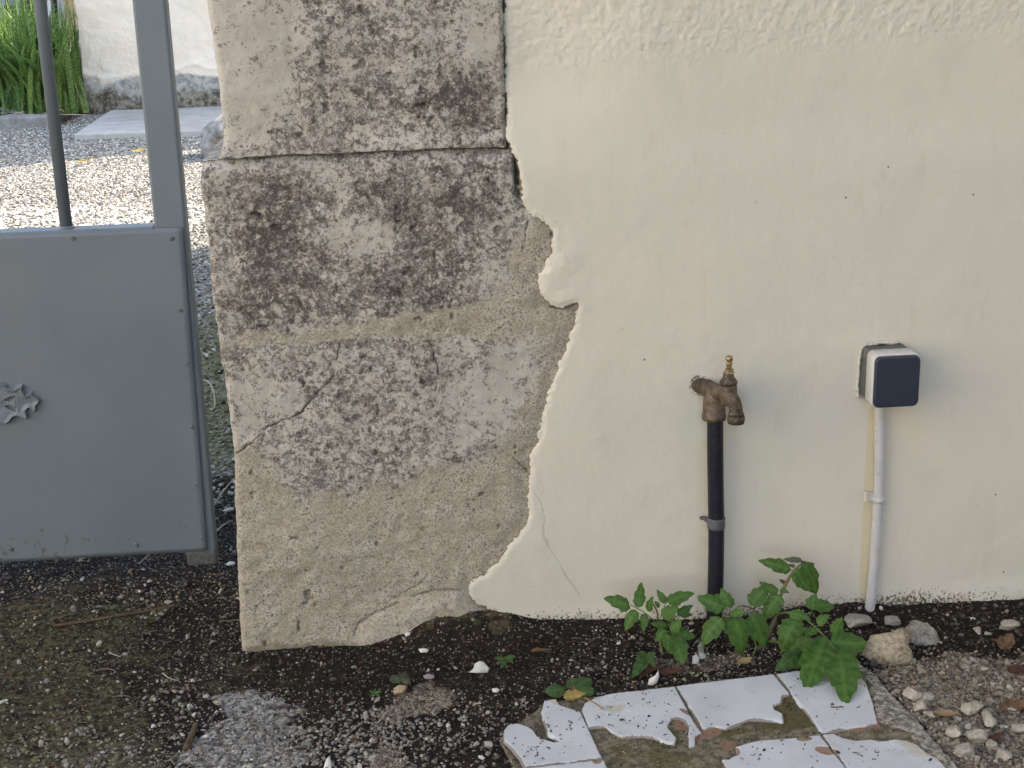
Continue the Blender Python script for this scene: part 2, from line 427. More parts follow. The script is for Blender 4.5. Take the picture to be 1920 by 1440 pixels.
M['dryyel'] = leaf_material('yellowed_leaf', (.30, .20, .06), (.42, .33, .12), .3, .7)
M['stem'] = plain('hairy_stem', (.13, .12, .055), .7, .2, .25, 200, .3)
M['stemg'] = plain('green_stem', (.10, .14, .045), .6, .2, .2, 200, .2)
M['twig'] = plain('dry_twig', (.11, .08, .055), .9, .1, .35, 200, .5)
M['twigp'] = plain('pale_twig', (.34, .30, .25), .9, .1, .25, 200, .5)
M['shard'] = plain('white_shard', (.60, .60, .57), .5, .35, .12, 120, .15, dirt=(.30, .27, .22), dscale=90)
M['rock_tan'] = plain('tan_mortar_lump', (.33, .275, .20), .95, .1, .45, 190, 1, dirt=(.10, .08, .06), dscale=120)
M['rock_grey'] = plain('grey_mortar_lump', (.27, .25, .22), .95, .1, .45, 190, 1, dirt=(.09, .075, .065), dscale=120)
M['rock_pale'] = plain('pale_rubble', (.37, .34, .29), .95, .1, .35, 220, 1, dirt=(.15, .125, .10), dscale=120)
M['rock_smooth'] = plain('smooth_pebble', (.30, .28, .26), .7, .2, .2, 120, .2)

# ================================================================== GROUND
WALL_LINE_PX = [(942, -60), (944, 100), (948, 275), (962, 290), (972, 340), (973, 372), (985, 395), (1002, 412), (1025, 428),
    (1033, 440), (1030, 470), (1020, 500), (1008, 515), (1003, 530), (1012, 560), (1030, 573), (1055, 580), (1079, 574),
    (1072, 602), (1060, 640), (1048, 675), (1030, 720), (1016, 775), (1005, 820), (990, 850), (988, 880), (984, 930),
    (988, 965), (975, 990), (950, 1020), (930, 1050), (910, 1070), (885, 1085), (866, 1100), (880, 1122), (900, 1140),
    (925, 1150), (945, 1165), (955, 1195), (958, 1230)]
WALL_LINE = wall_pts(WALL_LINE_PX)

def near_height(X, Y):
    h = fbm(X, Y, 6, 4, 3)*.007 + fbm(X, Y, 35, 4, 11)*.0035 + fbm(X, Y, 160, 2, 21)*.0012
    for (px, py, rad, amp) in [(870, 1188, .09, .028), (800, 1200, .06, .016), (930, 1205, .07, .014), (1120, 1215, .15, .010), (1560, 1165, .10, .014)]:
        p = atZ(px, py); h = h + amp*np.exp(-(((X-p.x)/rad)**2+((Y+.005)/(.028))**2))
    h = h + .006*ss(-.16, -.02, Y)*ss(.1, .3, X)
    h = h + .012*ss(.55, .8, X)*ss(-.02, -.25, Y)*(fbm(X, Y, 14, 3, 31)*.6+.6)
    # under the tiled slab
    return h
ZP = {}
def zone(X, Y, px, soft=.03, ns=.02, sc=20, s=5):
    d = sdf(X, Y, grd_pts(px))+fbm(X, Y, sc, 6, s, .65)*ns*1.7
    return ss(-soft, soft, d)
def near_mask(X, Y):
    moss = zone(X, Y, [(-300, 1130), (120, 1120), (330, 1150), (400, 1230), (440, 1300), (420, 1380), (380, 1600), (-400, 1600)], .12, .13, 9)*.72
    moss = np.maximum(moss, zone(X, Y, [(780, 1175), (960, 1175), (965, 1205), (780, 1210)], .015, .01)*.7)
    moss = np.maximum(moss, zone(X, Y, [(340, 1250), (560, 1290), (560, 1340), (420, 1340)], .03, .03)*.55)
    pale = zone(X, Y, [(385, 1350), (410, 1310), (470, 1290), (550, 1312), (556, 1350), (545, 1385), (570, 1420), (560, 1600), (300, 1600), (360, 1400)], .035, .035, 22)*.74
    sand = zone(X, Y, [(735, 1300), (800, 1280), (870, 1290), (880, 1310), (820, 1345), (730, 1370), (705, 1355)], .022, .022, 26, 8)*.72
    sand = np.maximum(sand, zone(X, Y, [(690, 1410), (760, 1390), (800, 1440), (760, 1600), (640, 1600)], .03, .03, 26, 9)*.62)
    sand = np.maximum(sand, zone(X, Y, [(1640, 1270), (1720, 1235), (1800, 1240), (2000, 1235), (2200, 1500), (1800, 1600), (1700, 1330)], .03, .025, 20, 12)*.9)
    sand = np.maximum(sand, zone(X, Y, [(1200, 1235), (1400, 1215), (1440, 1250), (1230, 1280)], .02, .015, 20, 13)*.5)
    sand = np.maximum(sand, zone(X, Y, [(-300, 1350), (330, 1350), (420, 1600), (-300, 1600)], .08, .05, 9, 14)*.45)
    dark = zone(X, Y, [(390, 1150), (450, 1225), (1080, 1190), (1080, 1240), (900, 1290), (700, 1290), (560, 1310), (440, 1260)], .03, .02, 18, 15)*.6
    dark = np.maximum(dark, zone(X, Y, [(1600, 1140), (2100, 1110), (2100, 1225), (1780, 1240), (1700, 1270), (1600, 1200)], .02, .015, 18, 16)*.8)
    return np.stack([moss, pale, sand, dark], -1)
xs = axis([(-1.6, .02), (-.75, .0032), (1.06, .02), 1.8]); ys = axis([(-1.4, .02), (-.56, .0032), (.12, .0045), (.62, .02), .9])
X, Y = np.meshgrid(xs, ys); H = near_height(X, Y)
edge = np.minimum(np.minimum(X+1.6, 1.8-X), np.minimum(Y+1.4, .9-Y)); H = H - .03*(1-ss(0, .12, edge))
slab_px = [(932, 1372), (1008, 1313), (1050, 1306), (1110, 1301), (1266, 1280), (1458, 1258), (1612, 1242), (1642, 1260), (1676, 1300), (1726, 1350), (1768, 1400), (1804, 1445), (1870, 1560), (880, 1600), (960, 1425)]
SLAB = grd_pts(slab_px, .012)
H = np.where(sdf(X, Y, SLAB) > .012, -.012, H)
np_mesh('soil', np.stack([X, Y, H], -1).reshape(-1, 3), grid_faces(*X.shape), M['soil'], mask=near_mask(X, Y).reshape(-1, 4))['kind'] = 'structure'

# courtyard behind the gate
def yard_height(X, Y): return fbm(X, Y, 1.2, 3, 40)*.012+fbm(X, Y, 9, 3, 41)*.006+.004
xs = axis([(-14, .4), (-4, .03), (1, .4), 14]); ys = axis([(.7, .02), (5, .035), (9.6, .4), 30])
X, Y = np.meshgrid(xs, ys); H = yard_height(X, Y)*ss(.7, 1.0, Y)-.012*(1-ss(.7, 1.0, Y))
my = np.zeros(X.shape+(4,)); my[..., 0] = ss(.4, 1.0, Y)*(1-ss(1.8, 3.0, Y))*.8
my[..., 1] = .75*ss(3.7, 3.95, Y+fbm(X, Y, 2, 3, 44)*.15)*(1-ss(4.5, 4.75, Y+fbm(X, Y, 3, 4, 45)*.2))
np_mesh('courtyard', np.stack([X, Y, H], -1).reshape(-1, 3), grid_faces(*X.shape), M['gbed'], mask=my.reshape(-1, 4))['kind'] = 'structure'
# the wide ground sheet under everything
bm = bmesh.new(); v = [bm.verts.new(p) for p in [(-150, -150, -.016), (150, -150, -.016), (150, 150, -.016), (-150, 150, -.016)]]; bm.faces.new(v)
g_ = bobj('ground', bm, plain('packed_earth', (.16, .14, .115), .95, .1, .3, 3, .5)); g_['kind'] = 'structure'

# ------------------------------------------------------------------ gravel scatter
def ico(sub):
    bm = bmesh.new(); bmesh.ops.create_icosphere(bm, subdivisions=sub, radius=1)
    V = np.array([v.co[:] for v in bm.verts]); F = np.array([[v.index for v in f.verts] for f in bm.faces]); bm.free(); return V, F
ICO1, ICO2, ICO3 = ico(1), ico(2), ico(3)
def pebbles(name, P, S, base, cols, flat=(.45, .85), jag=.25, sink=.25):
    V0, F0 = base; n = len(P); nv = len(V0)
    var = []
    for k in range(8):
        rr = np.random.default_rng(k+50); d = 1+jag*rr.normal(size=nv)*.5
        for _ in range(2):                     # flat cut faces give broken-stone shapes
            nrm = rr.normal(size=3); nrm /= np.linalg.norm(nrm)
            d = np.where(V0@nrm*d > .62, .62/np.maximum(V0@nrm, .3), d)
        var.append(V0*d[:, None])
    var = np.array(var)[RNG.integers(0, 8, n)]
    sc = np.stack([RNG.uniform(.75, 1.25, n), RNG.uniform(.6, 1, n), RNG.uniform(*flat, n)], -1)
    a = RNG.uniform(0, 2*np.pi, n); tl = RNG.normal(0, .25, (n, 2))
    var = var*sc[:, None]*S[:, None, None]
    ca, sa = np.cos(a)[:, None], np.sin(a)[:, None]
    x = var[..., 0]*ca-var[..., 1]*sa; y = var[..., 0]*sa+var[..., 1]*ca
    z = var[..., 2]+x*tl[:, :1]+y*tl[:, 1:]
    V = np.stack([x, y, z], -1)+P[:, None]; V[..., 2] += (S*sc[:, 2]*(1-2*sink))[:, None]
    F = (F0[None]+np.arange(n)[:, None, None]*nv).reshape(-1, 3)
    col = np.repeat(np.concatenate([cols, np.ones((n, 1))], 1), nv, 0)
    o = np_mesh(name, V.reshape(-1, 3), F, M['peb'], col=col, smooth=False); o['kind'] = 'stuff'; return o
def palette(n, cols, wts, jit=.18):
    c = np.array(cols)[RNG.choice(len(cols), n, p=np.array(wts)/sum(wts))]
    return np.clip(c*(1+RNG.normal(0, jit, (n, 1)))*(1+RNG.normal(0, .03, (n, 3))), .01, .8)
def scatter(n, x0, x1, y0, y1, dens):
    x = RNG.uniform(x0, x1, n); y = RNG.uniform(y0, y1, n)
    k = (RNG.random(n) < dens(x, y)) & ~((y > -.004) & (x > -.25)) & ~((sdf(x, y, SLAB) > -.002))
    return x[k], y[k]
WHITE, PALE, GREY, TAN, DARK, MOSSY = (.50, .49, .46), (.33, .31, .28), (.20, .19, .18), (.27, .22, .16), (.035, .028, .022), (.12, .12, .06)
def clump(x, y, s=60): return ss(-.25, .5, fbm(x, y, 9, 3, s))
# fine grains
def dens_f(x, y): return .35+.65*clump(x, y)
x, y = scatter(52000, -.78, 1.07, -.56, .62, dens_f)
m = near_mask(x, y); n = len(x)
c = palette(n, [WHITE, PALE, GREY, TAN, DARK, (.075, .06, .05)], [.06, .35, 1.2, 1.0, 3.6, 3.4])
c = np.where((RNG.random(n) < m[:, 0]*.5)[:, None], np.array(MOSSY)*RNG.uniform(.5, 1.1, (n, 1)), c)
c = np.where((RNG.random(n) < m[:, 2]*.85)[:, None], palette(n, [TAN, PALE, (.36, .31, .24)], [1, 1, 1]), c)
c = np.where((RNG.random(n) < m[:, 3]*.7)[:, None], np.array(DARK)*RNG.uniform(.4, 1.2, (n, 1)), c)
c = np.where((RNG.random(n) < m[:, 1]*.7)[:, None], palette(n, [(.40, .40, .40), GREY, PALE], [2, 1, 1]), c)
c = c*(1-.45*m[:, 3:4])
pebbles('fine_gravel', np.stack([x, y, near_height(x, y)], -1), RNG.uniform(.0010, .0026, n), ICO1, c)
# middle pebbles
x, y = scatter(20000, -.78, 1.07, -.56, .62, lambda x, y: (.12+.88*clump(x, y, 77))*(.30+.25*ss(-.05, -.28, y)+.6*near_mask(x, y)[:, 0]))
m = near_mask(x, y); n = len(x)
c = palette(n, [WHITE, PALE, GREY, TAN, (.09, .075, .06)], [.3, 1.2, 2.0, 1.6, 2.6])
c = np.where((RNG.random(n) < m[:, 0]*.9)[:, None], palette(n, [MOSSY, (.16, .15, .11), (.22, .205, .165), (.30, .29, .26)], [1, 1.5, 1.5, .8]), c)
c = np.where((RNG.random(n) < m[:, 3]*.75)[:, None], np.array((.07, .058, .05))*RNG.uniform(.3, 1.3, (n, 1)), c)
pebbles('gravel', np.stack([x, y, near_height(x, y)], -1), RNG.uniform(.0020, .0042, n)*RNG.uniform(.7, 1.2, n), ICO2, c)
# larger white chips
x, y = scatter(300, -.78, 1.07, -.56, .60, lambda x, y: .3+.7*clump(x, y, 91))
n = len(x); pebbles('white_chippings', np.stack([x, y, near_height(x, y)], -1), RNG.uniform(.0036, .0065, n), ICO2, palette(n, [WHITE, PALE, GREY], [3, 2, 1]), jag=.35)
# rubble on the right
def inr(x, y): return near_mask(x, y)[:, 2]*(x > .55)
x, y = scatter(17000, .55, 1.2, -.56, -.08, lambda x, y: inr(x, y)*.85+.02)
n = len(x); S = RNG.uniform(.0013, .0036, n)*np.where(RNG.random(n) < .10, 1.8, 1)
pebbles('rubble_gravel', np.stack([x, y, near_height(x, y)], -1), S, ICO2, palette(n, [(.20, .16, .12), (.26, .225, .18), (.34, .30, .24), (.12, .10, .08)], [2.4, 2, 1, 1.4]), jag=.4)
x, y = scatter(1500, .55, 1.2, -.56, -.10, lambda x, y: inr(x, y)*.8*clump(x, y, 65))
n = len(x); pebbles('rubble_lumps', np.stack([x, y, near_height(x, y)], -1), RNG.uniform(.003, .0068, n), ICO2, palette(n, [(.27, .235, .19), (.36, .33, .28), (.20, .165, .13)], [2, 1, 1]), jag=.6, sink=.32)
# pale rounded pebbles in the middle foreground
cx = atZ(640, 1390)
x, y = scatter(2600, cx.x-.2, cx.x+.22, -.44, -.20, lambda x, y: np.exp(-((x-cx.x)/.12)**2-((y-cx.y)/.10)**2))
n = len(x); pebbles('pale_gravel', np.stack([x, y, near_height(x, y)], -1), RNG.uniform(.0020, .0038, n), ICO2, palette(n, [PALE, (.22, .19, .15), GREY, (.12, .10, .08)], [1.6, 2, 2, 1.5]), sink=.38)
# courtyard gravel: nearer strip then the wide bed
x = RNG.uniform(-1.5, -.1, 16000); y = RNG.uniform(.55, 3.9, 16000); n = len(x)
c = palette(n, [WHITE, PALE, GREY, TAN, DARK], [1.2, 2, 2, 1, 1]); mm = ss(.6, 1.1, y)*(1-ss(1.8, 3, y))*.6
c = np.where((RNG.random(n) < mm)[:, None], palette(n, [MOSSY, (.2, .19, .12)], [1, 1]), c)
pebbles('courtyard_gravel', np.stack([x, y, yard_height(x, y)*ss(.7, 1, y)], -1), RNG.uniform(.003, .008, n), ICO1, c)
x = RNG.uniform(-3.2, -.5, 95000); y = 3.7+5.2*RNG.random(95000)**1.1
kp = (y > 4.5+fbm(x, y, 3, 3, 45)*.3) | (RNG.random(95000) < .35); x, y = x[kp], y[kp]; n = len(x)
pebbles('courtyard_gravel', np.stack([x, y, yard_height(x, y)], -1), RNG.uniform(.004, .0105, n), ICO1,
        palette(n, [WHITE, PALE, GREY, (.34, .32, .29), (.12, .115, .11)], [1.8, 3.2, 2.4, .8, 1.2]), flat=(.35, .7))

# ================================================================== PILLAR
pil = thing('gate_pillar', 'weathered lichen covered stone gate pillar between the grey gate and the cream wall', 'pillar', (.0, .1, 0))
EDGE = wall_pts([(375, 318), (378, 360), (392, 480), (398, 560), (405, 620), (425, 740), (438, 850), (439, 930), (442, 1000), (447, 1130), (452, 1222), (453, 1260)])
ez = np.array([p[1] for p in EDGE])[::-1]; ex = np.array([p[0] for p in EDGE])[::-1]
SEAM = wall_pts([(360, 306), (412, 300), (520, 294), (650, 289), (800, 281), (948, 278), (1000, 276)])
sx_ = np.array([p[0] for p in SEAM]); sz_ = np.array([p[1] for p in SEAM])
def seam_z(x): return np.interp(x, sx_, sz_)+fbm(x, x*0, 30, 3, 70)*.002
CR = [wall_pts(l) for l in [
    [(440, 852), (470, 832), (502, 800), (540, 787), (566, 772), (590, 745), (612, 722), (628, 698), (633, 660), (640, 642)],
    [(800, 640), (812, 650), (820, 690), (822, 715), (815, 735)],
    [(845, 728), (860, 715), (880, 700)], [(858, 745), (862, 768), (876, 792), (905, 810), (928, 815)],
    [(990, 415), (983, 455), (972, 500), (975, 520)], [(850, 850), (890, 840), (930, 825)],
    [(650, 640), (700, 636), (760, 640), (800, 650)], [(950, 850), (975, 868), (990, 885)],
    [(740, 1120), (790, 1095), (820, 1070)], [(1030, 574), (1050, 578), (1078, 575)], [(500, 800), (492, 830)]]]
BUMPZ = wall_pts([(650, 1240), (655, 1205), (672, 1168), (720, 1142), (770, 1120), (815, 1108), (860, 1108), (890, 1125), (930, 1150), (958, 1175), (975, 1240)])
def tex_px(px): return wall_pts(px)
def zn(X, Z, px, soft=.02, ns=.02, sc=22, s=5): return ss(-soft, soft, sdf(X, Z, tex_px(px))+fbm(X, Z, sc, 4, s)*ns)
def stone_masks(X, Z):
    lich = np.full(X.shape, .62)
    lich *= 1-.85*zn(X, Z, [(350, -80), (525, -80), (545, 60), (540, 180), (500, 240), (400, 260)], .03, .03)
    lich *= 1-.55*zn(X, Z, [(860, -80), (1000, -80), (1000, 120), (880, 110)], .04, .04)
    lich = np.maximum(lich, .95*zn(X, Z, [(560, 300), (960, 300), (960, 420), (900, 520), (880, 620), (440, 620), (400, 350)], .04, .04))
    lich = np.maximum(lich, .95*zn(X, Z, [(600, 150), (930, 140), (930, 250), (640, 250)], .04, .04))
    lich *= 1-.6*zn(X, Z, [(600, 330), (655, 320), (665, 400), (740, 440), (760, 490), (650, 500), (620, 420)], .03, .05)
    lich *= 1-.5*zn(X, Z, [(900, 480), (1000, 480), (990, 560), (900, 560)], .03, .03)
    lich *= 1-.55*zn(X, Z, [(400, 700), (520, 700), (560, 760), (460, 830), (420, 840)], .02, .02)
    lich *= 1-.8*zn(X, Z, [(830, 740), (990, 640), (1000, 700), (950, 820), (850, 830)], .03, .03)
    cem = zn(X, Z, [(380, 845), (450, 842), (500, 872), (520, 910), (560, 925), (700, 915), (780, 900), (850, 870), (900, 850), (960, 820), (1000, 720), (1000, 620), (940, 600), (880, 560), (940, 520), (960, 440), (1000, 380), (1200, 380), (1200, 1300), (380, 1300)], .035, .03, 25)
    cem = np.maximum(cem, .9*zn(X, Z, [(380, 630), (520, 626), (640, 608), (760, 590), (900, 560), (1000, 540), (1000, 640), (880, 632), (720, 630), (560, 645), (380, 660)], .008, .01, 40))
    lump = sdf(X, Z, BUMPZ)+fbm(X, Z, 40, 3, 9)*.004
    cem *= 1-.45*ss(-.002, .02, lump)
    lich = np.where(lump > -.01, lich*(1-ss(-.002, .01, lump))+.38*ss(-.002, .01, lump), lich)
    moss = .62*zn(X, Z, [(700, 600), (900, 585), (900, 630), (800, 660), (740, 640)], .015, .015)
    moss = np.maximum(moss, .55*zn(X, Z, [(975, 420), (1040, 430), (1030, 480), (1010, 540), (1080, 575), (1060, 640), (1030, 700), (990, 760), (1010, 640), (1000, 580), (980, 520)], .02, .015))
    moss = np.maximum(moss, .5*zn(X, Z, [(400, 272), (560, 262), (760, 268), (960, 245), (960, 282), (400, 300)], .008, .008))
    moss = np.maximum(moss, .6*zn(X, Z, [(980, 800), (1000, 860), (1000, 980), (940, 1040), (860, 1110), (900, 1050), (960, 960)], .02, .02)*.8)
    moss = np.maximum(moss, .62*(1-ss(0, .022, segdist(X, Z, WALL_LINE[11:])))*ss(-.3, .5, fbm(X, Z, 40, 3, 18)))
    moss = np.maximum(moss, .75*(1-ss(.0, .020, Z+fbm(X, Z, 30, 4, 19)*.012)))
    dk = np.zeros(X.shape)
    for i, c in enumerate(CR):
        wd = [.0009, .0006, .0004, .0006, .0007, .0003, .0004, .0004, .0004, .0011, .0006][i]
        d = segdist(X+fbm(X, Z, 90, 3, 33)*.003, Z+fbm(X, Z, 90, 3, 34)*.003, c)
        dk = np.maximum(dk, (1-ss(wd*.3, wd*1.7, d))*ss(-.55, .25, fbm(X, Z, 45, 3, 35+i)))
    dk = np.maximum(dk, (1-ss(.0004, .0022, np.abs(Z-seam_z(X)+.001)))*.55*ss(-.6, .2, fbm(X, Z, 35, 3, 36)))
    dl = np.abs(lump); dk = np.maximum(dk, .5*(1-ss(.0008, .0025, dl))*(fbm(X, Z, 30, 2, 90) > -.1))
    # deep pits
    pit = ss(.56, .66, fbm(X, Z, 55, 3, 88))*(lich > .5)
    dk = np.maximum(dk, pit*.5)
    return lich, cem, dk, moss, lump, pit
def pillar_front(name, zlo, zhi, upper):
    st = .0017
    xs = np.arange(-.262 if not upper else -.225, .285 if not upper else .20, st); zs = np.arange(zlo, zhi+st, st)
    if upper: zs = axis([(zlo, st), (1.10, .02), zhi])
    X, Z = np.meshgrid(xs, zs)
    li, ce, dk, mo, lump, pit = stone_masks(X, Z)
    rough = fbm(X, Z, 7, 5, 50)*.0035+fbm(X, Z, 60, 4, 51)*.0014*(1+li)
    yy = -rough + dk*.0028 + pit*.002
    if upper:
        yy = yy + .008 - .006*(1-ss(0, .03, Z-seam_z(X)))
        le = np.interp(Z, [.74, .752, .772, .80, .90, .98], [-.232, -.228, -.219, -.2165, -.221, -.226])+fbm(Z, Z*0, 40, 3, 52)*.0015
        re = np.full(X.shape, .1765)+fbm(Z, Z*0, 30, 3, 53)*.0012
        top = np.zeros(X.shape); bot = np.maximum(seam_z(X)+.001-Z, 0)
    else:
        le = np.interp(Z, ez, ex)+fbm(Z, Z*0, 45, 4, 54)*.0025
        re = np.full(X.shape, .30)
        topz = seam_z(X)-.001
        yy = yy + .012*ss(-.022, .0, Z-topz)**2
        yy = yy - .011*ss(-.006, .03, lump)*(1+fbm(X, Z, 25, 3, 58)*.5)
        d2 = segdist(X, Z, WALL_LINE)
        yy = yy + (.0025)*(1-ss(0, .02, d2))*ce + fbm(X, Z, 12, 3, 59)*.003*ce
        bot = np.zeros(X.shape)
        yy = yy + .05*ss(.66, .72, Z)*ss(.182, .20, X) + .05*ss(.60, .64, Z)*ss(.235, .25, X)
    # rounded left arris
    dl = X-le; rr = .010
    yy = yy + np.where(dl < rr, rr-np.sqrt(np.maximum(rr*rr-(rr-np.clip(dl, 0, rr))**2, 0)), 0)
    Xc = np.maximum(X, le)
    if upper:
        Xc = np.minimum(Xc, re); yy = yy + .005*(1-ss(0, .006, re-X))
    Zc = np.minimum(Z, seam_z(X)-.0012) if not upper else np.maximum(Z, seam_z(X)+.0012)
    V = np.stack([Xc, yy, Zc], -1)
    # side skirts running back
    def skirt_x(edge_idx, n=26, depth=.42, sgn=-1):
        e = V[:, edge_idx]; t = (np.linspace(0, 1, n+1)[1:])**1.3
        S = np.repeat(e[:, None], n, 1).copy(); S[..., 1] = e[:, 1][:, None]+(depth-e[:, 1])[:, None]*t
        S[..., 0] += sgn*fbm(S[..., 1], S[..., 2], 25, 4, 61)*.003*ss(0, .02, S[..., 1]-e[:, 1][:, None])
        return S
    L = skirt_x(0)[:, ::-1]; Rr = skirt_x(-1, sgn=1)
    A = np.concatenate([L, V, Rr], 1)
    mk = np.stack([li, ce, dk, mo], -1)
    mk = np.concatenate([np.repeat(mk[:, :1], L.shape[1], 1), mk, np.repeat(mk[:, -1:], Rr.shape[1], 1)], 1)
    # close top row
    T = A[-1:].copy(); T[..., 1] = .42; B_ = A[-1:].copy(); B_[..., 1] = np.maximum(B_[..., 1], .05)
    A = np.concatenate([A, B_, T], 0); mk = np.concatenate([mk, mk[-1:], mk[-1:]], 0)
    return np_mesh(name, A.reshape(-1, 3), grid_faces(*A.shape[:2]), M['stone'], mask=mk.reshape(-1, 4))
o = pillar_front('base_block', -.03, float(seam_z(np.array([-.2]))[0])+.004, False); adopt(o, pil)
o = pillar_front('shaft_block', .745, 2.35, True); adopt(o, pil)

# ================================================================== WALL
wl = thing('rendered_wall', 'cream painted rendered house wall with a flaking ragged edge over the stone pillar', 'wall', (1, .1, 0))
st = .0019
xs = axis([(.10, st), (1.03, .02), (1.6, .3), 9.0]); zs = axis([(-.05, st), (1.02, .02), (1.5, .3), 2.8])
X, Z = np.meshgrid(xs, zs)
clip = (X < 1.05) & (Z < 1.05)
d = segdist(X, Z, WALL_LINE)
# which side: compare x with the line at each height through the closed polygon
poly = WALL_LINE[:1]+WALL_LINE[1:]+[(10, -.2), (10, 1.2)]
ins = inside(X, Z, poly) | (Z > 1.0) & (X > .176)
sd_ = np.where(ins, d, -d)+fbm(X, Z, 90, 4, 71)*.0050+fbm(X, Z, 260, 2, 72)*.0022
up = ss(.70, .78, Z)
front = -.0035+ss(.70, .86, Z)*.017*(1-ss(.0, .22, X-.18))+up*.003
front = front + fbm(X, Z, 3, 3, 73)*.003 + fbm(X, Z, 14, 3, 74)*.0011+fbm(X, Z, 32, 4, 174)*.0004
lobe = wall_pts([(1010, 430), (1060, 440), (1085, 500), (1075, 590), (1040, 620), (1000, 560)])
front = front-.0025*ss(-.03, .02, sdf(X, Z, lobe))*(1+fbm(X, Z, 30, 3, 75))
coarse = ss(.84, .90, Z+fbm(X, Z, 5, 3, 76)*.035-.03*(X-.5))
bmp = fbm(X, Z, 150, 2, 77)*.6+fbm(X, Z, 85, 3, 177)*.6
front = front-(bmp*.0017*coarse) - fbm(X, Z, 75, 3, 78)*.00022*clip
lowd = (1-ss(0, .13, Z))
front = front - .004*ss(.05, .0, Z)*(1+fbm(X, Z, 18, 3, 79))*clip
front = front+.0031*(1-ss(0, .012, sd_))*clip
thin = ss(-.0004, .0024, sd_)
back = .03
yv = back*(1-thin)+front*thin
ck = np.zeros(X.shape)
for c, wd in [(wall_pts([(986, 888), (998, 915), (1015, 942), (1021, 968), (1018, 1000), (1028, 1022), (1046, 1050), (1066, 1085), (1088, 1115)]), .0008)]:
    ck = np.maximum(ck, 1-ss(wd*.3, wd*1.6, segdist(X+fbm(X, Z, 80, 3, 80)*.002, Z, c)))
yv = yv+ck*.0012
stripe = ss(.0085, .0065, np.abs(X-np.interp(Z, [0, .32], [.7255, .7275])+fbm(X*0, Z, 30, 2, 81)*.001))*(Z < .34)*.8
str2 = ss(.014, .004, np.abs(X-.464))*(Z < .30)*.25
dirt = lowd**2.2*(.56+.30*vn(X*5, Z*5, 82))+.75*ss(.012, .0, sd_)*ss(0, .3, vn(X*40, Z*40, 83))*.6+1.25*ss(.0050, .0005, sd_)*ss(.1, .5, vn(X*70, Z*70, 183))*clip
dirt = np.maximum(dirt, .5*ss(.012, .0, Z+fbm(X, Z, 25, 3, 84)*.012))
# gaps round fittings
def ring(px, py, rx, rz, wd, amt):
    p = atY(px, py, -.004); q = np.sqrt(((X-p.x)/rx)**2+((Z-p.z)/rz)**2); return amt*(1-ss(wd*.5, wd, np.abs(q-1)))*(vn(X*150, Z*150, 85) > .4)
ck2 = np.maximum(ring(1309, 722, .011, .013, .25, .9), 0)
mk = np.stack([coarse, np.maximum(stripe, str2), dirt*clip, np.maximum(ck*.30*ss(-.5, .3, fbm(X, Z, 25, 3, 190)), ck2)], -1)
V = np.stack([X, yv, Z], -1)
keep = ~((sd_[:-1, :-1] < -.02) & (sd_[1:, 1:] < -.02))
F = grid_faces(*X.shape, keep=keep)
V2, F2, m2 = compact(V.reshape(-1, 3), F, mk.reshape(-1, 4))
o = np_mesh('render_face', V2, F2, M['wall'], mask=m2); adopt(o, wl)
bm = bmesh.new(); box(bm, .19, 9.0, .035, 3.85, -.05, 2.8)
bobj('masonry_body', bm, plain('house_render', (.62, .57, .48), .85, .2, .08, 8, .3), wl)
bm = bmesh.new(); box(bm, .02, 9.3, -1.0, 4.0, 2.801, 2.9)  # deep unseen overhang, added to block overhead sky from ground and wall
bobj('added_overhang', bm, plain('added_overhang_plaster', (.50, .47, .42), .85, .2, .1, 8, .3), wl)
# ================================================================== GATE
YG = .27
gate = thing('metal_gate', 'grey blue metal gate with solid lower panel and round bars left of the pillar', 'gate', (-.9, YG+.02, 0))
gx1 = atY(405, 1040, YG+.005).x; gx0 = atY(288, 415, YG+.005).x
zt = atY(200, 431, YG).z; zb = atY(200, 1043, YG).z; zf = atY(385, 1062, YG).z
def flat_mesh(name, x0, x1, y0, y1, z0, z1, mat, bev=.0015):
    bm = bmesh.new(); box(bm, x0, x1, y0, y1, z0, z1); return bobj(name, bm, mat, gate, bevel=bev)
flat_mesh('stile', gx0, gx1, YG+.004, YG+.044, zf, 1.75, M['paint'], .004)
flat_mesh('top_rail', -1.75, gx0-.0005, YG+.006, YG+.042, 1.71, 1.75, M['paint'], .003)
flat_mesh('middle_rail', -1.75, gx0-.0005, YG+.0045, YG+.0435, zt-.035, zt+.0015, M['paint'], .003)
flat_mesh('bottom_rail', -1.75, gx0-.0005, YG+.006, YG+.042, zb+.012, zb+.045, M['paint'], .003)
# sheet panel, faintly dented
xr_t = atY(344, 440, YG).x; xr_b = atY(388, 1028, YG).x
xs = np.linspace(-1.74, 0, 140); zs = np.linspace(zb, zt-.001, 70); Xg, Zg = np.meshgrid(xs, zs)
xr = xr_b+(xr_t-xr_b)*(Zg-zb)/(zt-zb); Xp = -1.74+(Xg+1.74)/1.74*(xr+1.74)
Zp = Zg+(Xp+.33)*-.004*0
yp = YG-.001+fbm(Xp, Zp, 3.2, 2, 200)*.0016
A = np.stack([Xp, yp, Zp], -1); Bk = A.copy(); Bk[..., 1] += .0022
nx_ = A.shape[1]; ny_ = A.shape[0]; nA = nx_*ny_
Fa = grid_faces(ny_, nx_); Fb = grid_faces(ny_, nx_, flip=True)+nA
loop = [r*nx_+nx_-1 for r in range(ny_)]; rim = [[loop[i], loop[i]+nA, loop[i+1]+nA, loop[i+1]] for i in range(ny_-1)]
bt = list(range(nx_)); rim += [[bt[i], bt[i]+nA, bt[i+1]+nA, bt[i+1]] for i in range(nx_-1)]
tp = [(ny_-1)*nx_+i for i in range(nx_)]; rim += [[tp[i+1], tp[i+1]+nA, tp[i]+nA, tp[i]] for i in range(nx_-1)]
